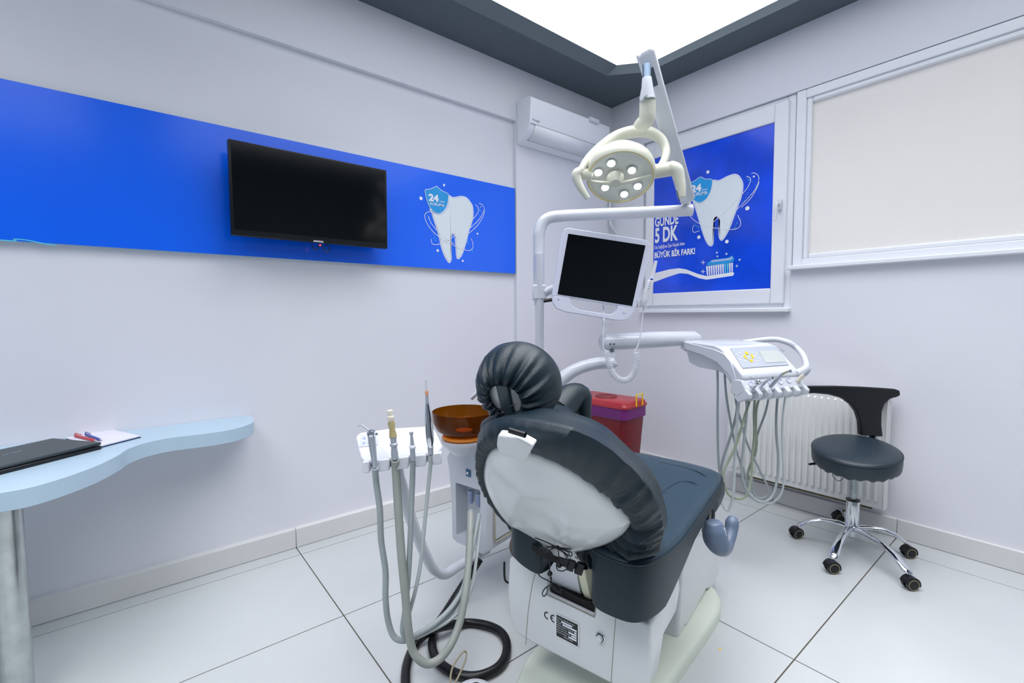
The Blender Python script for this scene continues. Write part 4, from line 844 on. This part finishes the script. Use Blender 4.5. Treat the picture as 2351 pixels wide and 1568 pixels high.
# intraoral camera + coiled cable
ic=thing('intraoral_camera','slim white handheld camera with a coiled cord in a clip at the monitor right edge','camera',P(1485,690,dm-.02))
bm=MB(); bm.tube([P(1506,599,dm-.02),P(1503,612,dm-.02),P(1496,640,dm-.02),P(1492,650,dm-.02),P(1486,668,dm-.02),P(1480,690,dm-.02),P(1476,702,dm-.02)],[S(p,dm) for p in (3.5,4,5,8,9,8,4)],14,sm=4); obj('handle',bm,WHITE,ic)
bm=MB(); bm.ball(P(1496,641,dm-.04),S(3.5,dm),S(2.2,dm),S(2,dm),(r2,u2,fw)); obj('blue_button',bm,BLUEI,ic)
bm=MB()
for k in range(4): bm.ball(P(1494.5-k*1.6,646+k*5.2,dm-.045),S(1.6,dm))
obj('key',bm,SILVER,ic)
bm=MB(); bm.fb(P(1470,694,dm),r2,u2,fw,(-.012,-.02,-.01),(.012,.012,.03)); obj('holder_clip',bm,WHITE,ic,bevel=.002)
bm=MB(); bm.tube([P(1478,703,dm),P(1475,730,dm),P(1470,770,dm),P(1464,795,dm),P(1457,806,dm),P(1463,812,dm)],.0028,8,sm=5)
UP=[P(1461,808,dm),P(1462,825,dm),P(1458,848,dm),P(1450,864,dm),P(1437,873,dm),P(1422,871,dm),P(1409,860,dm),P(1400,840,dm),P(1396,822,dm),P(1393,806,dm)]
Ls,_=spline(UP,60); seg=[0]
for i in range(1,len(Ls)): seg.append(seg[-1]+np.linalg.norm(Ls[i]-Ls[i-1]))
tot=seg[-1]; NT=44; pts=[]
for i in range(NT*10):
    s=tot*i/(NT*10-1); j=min(np.searchsorted(seg,s),len(Ls)-2); j=max(j,1)
    t=nz(Ls[j+1]-Ls[j-1]); f=(s-seg[j-1])/max(seg[j]-seg[j-1],1e-9); p=Ls[j-1]+(Ls[j]-Ls[j-1])*min(max(f,0),1)
    n1=np.cross(t,fw); n1=nz(n1); n2=fw; an=2*math.pi*i/10
    pts.append(p+(n1*math.cos(an)+n2*math.sin(an))*S(6.5,dm))
bm.tube(pts,.0019,6)
bm.tube([P(1393,806,dm),P(1386,802,dm),P(1385,790,dm),P(1386,750,dm),P(1387,732,dm),P(1385,700,dm+.05)],.0028,8,sm=5)
bm.tube([P(1386,735,dm+.02),P(1383,745,dm+.02),P(1387,755,dm+.02),P(1392,758,dm+.02),P(1390,748,dm+.02),P(1386,738,dm+.02)],.002,6,sm=4)
obj('coiled_cord',bm,WHITE,ic)
# ================================================================= INSTRUMENT CONSOLE (right)
az=math.radians(-18.3); ca=A(math.cos(az),math.sin(az),0); cbk=A(-math.sin(az),math.cos(az),0)
FL=P(1705,862,1.95); W_=.377; D_=.379
co_=thing('instrument_console','white dentist instrument console with control panel on an arm right of the chair','instrument console',A(FL[0],FL[1],.8))
def CN(a,b,z): return A(FL[0],FL[1],0)+ca*a+cbk*b+K*z
def sideA(x,y,a=0): p=PN(x,y,CN(a,0,0),ca); return ((p-CN(0,0,0))@cbk,p[2])
edge=[sideA(x,y) for x,y in ((1559,776),(1600,787),(1641,798),(1664,809),(1679,827),(1687.5,847),(1691,862))]
zb=edge[0][1]; prof_t=[(D_,zb)]+[(b,z) for b,z in edge[1:]]
prof_t=[(b,z) for b,z in prof_t]
print('console profile',[(round(b,3),round(z,3)) for b,z in prof_t])
# top surface profile: flat at the back, sloping panel, front lip
zt0=P(1562,781,2.304)[2]; fz=FL[2]
topp=[(D_,zt0),(.30,zt0-.002),(.235,zt0-.008),(.20,zt0-.018)]
g1=PN(1675.8,799.6,CN(0,.2,0),cbk); 
topp=[(D_,zt0),(.16,zt0-.010),(.125,zt0-.020),(.108,zt0-.032),(.012,fz+.012),(.0,fz+.002),(-.004,fz-.018),(.02,fz-.03)]
und=[(.04,fz-.06),(.09,fz-.02),(.15,zt0-.075),(.26,zt0-.06),(.37,zt0-.045),(D_,zt0-.012)]
bm=MB(); bm.prism([CN(0,b,z) for b,z in topp+und],ca*.332); obj('console_body',bm,GWHITE,co_,bevel=.008,seg=3)
# sloping plane of control panel
p1=CN(0,.108,zt0-.032); p2=CN(0,.012,fz+.012); sv=nz(p2-p1); sn=nz(np.cross(sv,ca)); sn=sn if sn[2]>0 else -sn
def SP(x,y,o=0): return PN(x,y,p1+sn*o,sn)
cr_=lambda x,y:(1640+x/9.79,770+y/9.79)
gp=[SP(*cr_(x,y),.001) for x,y in ((350,290),(1375,235),(1670,665),(635,740))]
bm=MB(); bm.prism(gp,sn*.002); cp=obj('control_panel',bm,GREYP,co_)
bm=MB(); bm.prism([SP(*cr_(x,y),.0035) for x,y in ((1000,350),(1420,335),(1600,595),(1160,615))],sn*.001); obj('panel_display',bm,LCD,cp)
bm=MB()
for L in ([(680,365),(720,370),(775,430),(730,430),(700,425)],[(665,445),(695,450),(705,500),(745,530),(720,540),(650,480)],[(800,435),(860,440),(885,490),(870,520),(845,510),(840,480)],[(760,545),(800,560),(855,535),(862,580),(845,608)]): bm.prism([SP(*cr_(x,y),.0032) for x,y in L],sn*.002)
obj('yellow_key',bm,YEL,cp)
bm=MB()
for x,y in ((768,480),(570,392),(503,430),(605,492),(580,548),(690,580),(840,388),(943,410),(920,470),(960,570),(1022,530)): bm.lathe(SP(*cr_(x,y),.003),sn,[(.0045,0),(.0045,.0015)],14)
obj('round_key',bm,WHITE,cp)
bm=MB()
for cxx,cyy,a0,a1 in ((690,470,110,290),(850,490,-70,60)): pass
L=[SP(*cr_(x,y),.0034) for x,y in ((590,400),(600,345),(660,315),(740,330),(800,365))]; bm.ribbon(L,.0012,sn)
L=[SP(*cr_(x,y),.0034) for x,y in ((790,640),(860,660),(930,645),(960,600))]; bm.ribbon(L,.0012,sn); obj('panel_line',bm,WHITE,cp)
bm=MB(); c=SP(*cr_(1527,318),.002); bm.lathe(c,sn,[(.011,0),(.011,.003),(.008,.003)],20); obj('knob',bm,SILVER,co_)
# handle loop on the right
hL=[CN(.285,.30,zt0-.006),CN(.33,.30,zt0-.010)]
def HP(x,y,d): return P(x,y,d)
q0=CN(.30,.33,zt0-.008)
bm=MB(); bm.tube([CN(.322,.30,zt0-.014),P(1772,779,2.28),P(1806,785,2.23),P(1828,798,2.21),P(1842,813,2.17),P(1849,828,2.13),P(1851,840,2.10),P(1846,848,2.085),CN(.32,.008,fz-.010)],[.012,.014,.0135,.013,.013,.013,.014,.015,.017],14,sm=5); obj('side_handle',bm,GWHITE,co_)
# side cheek
ck=[sideA(x,y,-.004) for x,y in ((1563,783),(1640,802),(1662,812),(1677,830),(1684,850),(1690,872),(1688,892),(1672,860),(1645,832),(1612,815),(1575,803))]
bm=MB(); bm.prism([CN(-.004,b,z) for b,z in ck],ca*.02); obj('side_cheek',bm,GWHITE,co_,bevel=.003)
ck=[sideA(x,y,.03) for x,y in ((1575,802),(1620,812),(1650,828),(1668,855),(1672,862),(1640,850),(1600,842),(1582,832))]
bm=MB(); bm.prism([CN(.03,b,z) for b,z in ck],ca*.24); obj('underbody',bm,WHITE,co_,bevel=.004)
# holder block with six cradles
hb=[sideA(x,y,-.0) for x,y in ((1705,866),(1716,898),(1695,916),(1691,905),(1685,884))]
bl_=[(b,z) for b,z in hb]
print('holder',[(round(b,3),round(z,3)) for b,z in bl_])
hz0=fz-.02; blk=[(-.012,hz0),(.06,hz0),(.075,hz0-.085),(.02,hz0-.105),(-.03,hz0-.075)]
ih=None
bm=MB(); bm.prism([CN(-.005,b,z) for b,z in [(.0,hz0),(.05,hz0),(.06,hz0-.06),(.02,hz0-.075),(-.022,hz0-.045)]],ca*.355); ih=obj('holder_block',bm,GWHITE,co_,bevel=.005)
fn=nz(CN(0,0,hz0)-CN(0,-.022,hz0-.045)); fnn=nz(np.cross(fn,ca)); fnn=fnn if fnn@fw<0 else -fnn
for k in range(7):
    a=-.005+k*.0555; wk=.030 if 0<k<6 else .026
    bm=MB(); base=CN(a,-.024,hz0-.044)
    bm.prism([CN(a,b,z) for b,z in [(-.020,hz0-.036),(-.042,hz0-.056),(-.036,hz0-.074),(.018,hz0-.098),(.045,hz0-.075)]],ca*wk*.8); obj('cradle',bm,GWHITE,ih,bevel=.004)
hole_px=((1725,882),(1750,884),(1768,877),(1791,875),(1810,872),(1831,872))
for x,y in hole_px:
    c=PN(x,y,CN(0,-.012,hz0-.022),fnn); bm=MB(); bm.lathe(c-fnn*.003,fnn,[(.013,0),(.0145,.005),(.012,.0055),(.008,.002)],22); obj('cradle_cup',bm,mat('cup_grey',(196,200,216),.4),ih)
# arm: horizontal bar, curved lower arm
AD=2.12
bm=MB(); a=P(1392,785,AD+.02); b=P(1596,775,AD+.28)
bm=MB(); bm.tube([P(1381,786,AD),P(1385,786,AD),P(1500,780,AD+.12),P(1590,776,AD+.22),P(1603,776,AD+.235)],[S(12,AD),S(19,AD),S(19,AD+.1),S(17,AD+.2),S(10,AD+.2)],20); obj('upper_arm',bm,GWHITE,co_,ang=50)
bm=MB(); bm.tube([P(1570,790,AD+.2),P(1605,815,AD+.2),CN(.12,.30,zt0-.06)],.025,14); obj('console_joint',bm,GWHITE,co_)
bm=MB(); bm.cyl(P(1404,800,AD),P(1404,815,AD),S(6.5,AD)); obj('arm_joint_pin',bm,STEEL,co_)
bm=MB(); bm.tube([P(1404,809,AD),P(1404,828,AD)],S(9,AD),16); bm.tube([P(1411,830,AD),P(1405,832,AD),P(1370,834,AD),P(1330,845,AD),P(1300,862,AD),P(1270,890,AD),P(1240,940,AD),C(1.72,1.25,.56)],[S(11,AD),S(14,AD),S(14,AD),S(14,AD),S(15,AD),S(15,AD),S(15,AD),.03],18,sm=5); obj('lower_arm',bm,GWHITE,co_)
for x in (1402,1410): bm=MB(); bm.lathe(P(x,790,AD-.04),-fw,[(S(2,AD),-.01),(S(2,AD),.004)],10); obj('arm_screw',bm,STEEL,co_)
# instruments on the console
def hose(pts,d,r,m,parent,name='hose'):
    L=[]
    for i,p in enumerate(pts):
        dd=d[0]+(d[1]-d[0])*i/(len(pts)-1) if hasattr(d,'__len__') else d
        L.append(P(p[0],p[1],dd))
    bm=MB(); bm.tube(L,r,9,sm=6); return obj(name,bm,m,parent)
h5=lambda L:[(1640+x/4.614,850+y/4.614) for x,y in L]
t=thing('air_water_syringe','chrome syringe with a thin straight nozzle in the first cradle of the console','dental instrument',P(1735,885,1.93))
bm=MB(); bm.tube([P(1726,891,1.96),P(1738,880,1.92),P(1744,876,1.91)],[.009,.010,.011],12); obj('handle',bm,CHROME,t)
bm=MB(); bm.ball(P(1741,875,1.90),.009); bm.ball(P(1747,877,1.90),.006); obj('button',bm,CHROME,t)
bm=MB(); bm.tube([P(1738,877,1.89),P(1722,865,1.87)],.0014,6); obj('nozzle',bm,STEEL,t)
hose(h5([(262,300),(255,380),(245,500),(238,640),(225,760),(218,900),(212,1100),(200,1300),(180,1410),(150,1478),(115,1465),(80,1400),(65,1340)]),(2.0,2.1),S(3.3,2.05),HOSEL,t)
t=thing('dental_handpiece','slender chrome handpiece with angled head in the second cradle of the console','dental instrument',P(1755,885,1.93))
bm=MB(); bm.tube([P(1747,889,1.96),P(1757,877,1.93),P(1765,871,1.92),P(1773,868,1.91)],[.0065,.006,.0045,.004],12,sm=3); obj('barrel',bm,SILVER,t)
bm=MB(); bm.lathe(P(1773,871,1.91),u2,[(.006,0),(.006,.012)],14); obj('turbine_head',bm,CHROME,t)
hose(h5([(340,300),(345,400),(335,550),(320,700),(305,850),(290,980),(290,1080),(310,1200),(345,1280),(385,1330),(430,1370),(480,1395),(540,1390),(600,1350),(640,1270),(660,1180),(675,1050),(675,880),(660,720),(655,560),(660,420),(672,275)]),(2.0,2.15),S(2.9,2.05),HOSE,t)
t=thing('dental_handpiece','long chrome handpiece with a brass marked neck in the third cradle of the console','dental instrument',P(1775,885,1.93))
bm=MB(); bm.tube([P(1769,887,1.96),P(1780,875,1.92),P(1790,864,1.90),P(1797,858,1.89)],[.0085,.008,.0065,.005],12,sm=3); obj('barrel',bm,SILVER,t)
bm=MB(); bm.tube([P(1796,859,1.89),P(1804,855,1.88),P(1812,852,1.87)],[.005,.0042,.004],10); obj('neck',bm,mat('worn_brass',(190,184,160),.3,metal=.7),t)
bm=MB(); bm.lathe(P(1814,855,1.87),u2,[(.006,0),(.006,.011)],14); obj('turbine_head',bm,CHROME,t)
hose(h5([(385,300),(350,400),(310,530),(275,650),(235,780),(190,880),(145,970),(110,1050),(90,1130),(130,1280),(180,1340),(240,1362),(300,1355),(350,1310),(380,1200),(400,1050),(400,920),(415,800),(425,650),(420,450),(432,290)]),(2.0,2.12),S(2.9,2.05),HOSEG,t)
t=thing('ultrasonic_scaler','ivory scaler handpiece with a fine tip in the last cradle of the console','dental instrument',P(1835,875,2.05))
bm=MB(); bm.tube([P(1826,879,2.06),P(1848,859,2.02)],[.010,.0085],14); obj('grip',bm,IVORY,t)
bm=MB(); bm.tube([P(1848,859,2.02),P(1857,852,2.0)],[.0088,.006],14); obj('nose_cone',bm,SILVER,t)
bm=MB(); bm.tube([P(1857,852,2.0),P(1860,850,2.0),P(1863,847,1.99)],[.003,.0015,.0008],8); obj('tip',bm,STEEL,t)
hose(h5([(757,265),(738,380),(725,520),(720,700),(725,900),(735,1050),(735,1180),(715,1290),(670,1360),(610,1405),(540,1410),(450,1370),(400,1330),(365,1290)]),(2.05,2.15),S(2.3,2.08),HOSEL,t)
# loose supply hoses under the console
sh_=thing('supply_hose_bundle','bundle of grey hoses hanging in long loops below the instrument console','hoses',A(*P(1700,1100,2.2)[:2],.25))
def hs(L,r=2.8,m=HOSE,d=(2.12,2.2)): hose(h5(L),d,S(r,2.1),m,sh_,'hose')
hs([(33,0),(36,200),(34,500),(38,800),(48,1000),(60,1100),(75,1150)],2.7); hs([(108,10),(125,250),(160,480),(205,720),(250,900),(310,1060),(350,1190),(362,1290),(320,1345)],2.6)
hs([(215,180),(230,340),(275,520),(310,650),(350,780),(420,930),(490,1080),(545,1190),(572,1270),(555,1330),(490,1360),(430,1320),(405,1220),(395,1080),(410,950),(440,830),(448,740),(470,640),(540,450),(575,290)],2.5)
hs([(245,310),(235,450),(190,640),(140,800),(95,930),(70,1060),(62,1130)],3); hs([(478,292),(445,420),(440,620),(450,760),(430,900),(380,1010),(355,1100),(365,1130)],2.8,HOSEG)
hs([(300,630),(330,720),(380,860)],2.2,HOSEL)
# ================================================================= STOOL
sc0=(PZ(1956,1210,.10)); sx0,sy0=sc0[0],sc0[1]
so_=thing('wheeled_stool','round black padded stool with curved back bar on chrome five star base','stool',(sx0,sy0,0))
whl=[(1828,1222),(1910,1300),(2090,1337),(2086,1266),(1925,1187)]
ctr=A(sx0,sy0,0)
bm=MB(); bm.lathe(ctr+K*.06,K,[(.030,0),(.036,.012),(.036,.05),(.032,.055)],24); obj('hub',bm,CHROME,so_)
bm=MB(); bm.lathe(ctr,K,[(.028,.10),(.028,.235),(.027,.238)],28); obj('column_sleeve',bm,CHROME,so_)
bm=MB(); bm.lathe(ctr,K,[(.0295,.236),(.0295,.242),(.018,.243)],24); obj('sleeve_collar',bm,BLACK,so_)
bm=MB(); bm.lathe(ctr,K,[(.015,.22),(.015,.455)],20); obj('gas_lift',bm,STEEL,so_)
for x,y in whl:
    p=PZ(x,y,.028); p[2]=0; dv=p-ctr; dist=np.linalg.norm(dv); dv=nz(dv); sd=np.cross(K,dv)
    R=[]
    for k,(t,z,wd,hh_) in enumerate(((.0,.095,.020,.016),(.25,.112,.018,.013),(.55,.115,.017,.011),(.8,.098,.019,.010),(.97,.072,.020,.009),(1.03,.064,.012,.004))):
        c=ctr+dv*dist*t*.97+K*z; R.append([c+sd*wd*math.cos(q)+K*hh_*math.sin(q) for q in np.linspace(0,2*math.pi,13)[:-1]])
    bm=MB(); bm.loft(R); lg=obj('star_leg',bm,CHROME,so_,ang=60)
    rnd=nz(A(.75,-.65,0)) if (x,y)!=(1828,1222) else nz(A(.85,-.5,0))
    tn=np.cross(K,rnd); c=p+K*.0255
    for s in (-1,1):
        bm=MB(); bm.lathe(c+tn*s*.006,tn*s,[(.0255,0),(.0255,.012),(.022,.0135)],26); cs=obj('caster_wheel',bm,BLACK,lg)
        bm=MB(); bm.lathe(c+tn*s*.006,tn*s,[(.0225,.0132),(.0225,.0146),(.0195,.0146),(.0195,.0132)],26,caps=False); obj('wheel_ring',bm,mat('dull_gold_ring',(140,132,104),.5),cs)
    bm=MB(); hoodp=[c+rnd*math.cos(a)*.031+K*math.sin(a)*.031 for a in np.linspace(-.3,math.pi*.95,12)]+[c+rnd*math.cos(a)*.026+K*math.sin(a)*.026 for a in np.linspace(math.pi*.95,-.3,12)]
    bm.prism([q-tn*.018 for q in hoodp],tn*.036); obj('caster_hood',bm,BLACK,lg)
ZS=.485
sl,sr_,sb,sf=PZ(1851,1010,ZS),PZ(2070,1040,ZS),PZ(1940,987,ZS),PZ(1992,1068,ZS)
scn=(sl+sr_+sb+sf)/4; scn=A(sx0,sy0,ZS)*.3+A(scn[0],scn[1],ZS)*.7; rs_=(np.linalg.norm(sl-sr_)+np.linalg.norm(sb-sf))/4
print('stool',ctr,scn,rs_,np.linalg.norm(sl-sr_)/2,np.linalg.norm(sb-sf)/2)
rs_=.176; SCN=A(2.625,.662,.518); hcv=nz(A(-2.625,-.662,0)); tl_=math.radians(10.5)
snr=K*math.cos(tl_)+hcv*math.sin(tl_); se1=nz(np.cross(K,hcv)); se2=np.cross(snr,se1)
def sr2(k,z,wv=0): return [SCN+(se1*math.cos(a)+se2*math.sin(a))*rs_*k+snr*(z+wv*math.sin(a*23)+wv*.6*math.sin(a*9+1)) for a in np.linspace(0,2*math.pi,97)[:-1]]
bm=MB(); bm.loft([sr2(.80,-.072,.003),sr2(.93,-.075,.004),sr2(.99,-.062,.002),sr2(1.0,-.04),sr2(1.0,-.012),sr2(.985,-.001),sr2(.95,.006),sr2(.85,.012),sr2(.6,.014),sr2(.3,.015),sr2(.05,.015)]); obj('seat_pad',bm,mat('black_blue_leatherette',(36,50,60),.38,noise=.06,bump=.08,bscale=220),so_,ang=60)
bm=MB(); L=sr2(.99,-.003); bm.tube(L+[L[0]],.003,8); obj('seat_piping',bm,LEATH,so_)
bm=MB(); bm.lathe(A(sx0,sy0,.425),K,[(.06,0),(.065,.015),(.03,.012)],20); obj('seat_plate',bm,BLACK,so_)
dS=(A(sx0,sy0,.4)-CAM)@fw
bm=MB(); bm.tube([P(1935,1050,dS),P(1915,1056,dS),P(1905,1060,dS)],.004,8); bm.tube([P(1908,1059,dS),P(1880,1063,dS),P(1857,1066,dS)],[.007,.008,.005],10); obj('height_lever',bm,BLACK,so_)
bm=MB(); bm.tube([P(1925,1058,dS-.1),P(1913,1072,dS-.1),P(1912,1092,dS-.1),P(1924,1104,dS-.1),P(1935,1098,dS-.1),P(1936,1080,dS-.1),P(1930,1062,dS-.1)],.0015,6,sm=5); bm.tube([P(1944,1066,dS-.05),P(1948,1080,dS-.05),P(1944,1094,dS-.05),P(1948,1076,dS-.05)],.002,6,sm=3); obj('cover_cord',bm,BLACK,so_)
# back bar on its stem
dk_=dS+.02
bx=[(1838,887),(1870,886),(1920,886),(1980,888),(2030,891),(2056,893),(2067,897),(2068,908),(2060,912),(2045,916),(2032,928),(2026,945),(2025,975),(2028,1003),(1978,1000),(1977,985),(1975,965),(1968,945),(1955,928),(1935,914),(1905,906),(1870,903),(1838,904)]
dfun=lambda x:dk_+.10*((x-1990)/150)**2*(-1 if x<1990 else .6)
bm=MB(); pts=[P(x,y,dfun(x)) for x,y in bx]
bm.prism(pts,fw*.03); obj('back_bar',bm,mat('back_bar_black',(10,14,18),.35),so_,bevel=.006,seg=3)
bm=MB(); e=P(2003,1000,dk_+.01); bm.tube([e,A(e[0],e[1],.43),A(sx0,sy0,.44)],.014,10); obj('back_stem',bm,BLACK,so_)
# tiny yellow speck on the floor
bm=MB(); bm.lathe(PZ(1653,1491,.0),K,[(.004,0),(.003,.002)],10); sp=obj('floor_speck',bm,YEL); tag(sp,'tiny yellow speck on the floor right of the chair base','speck')
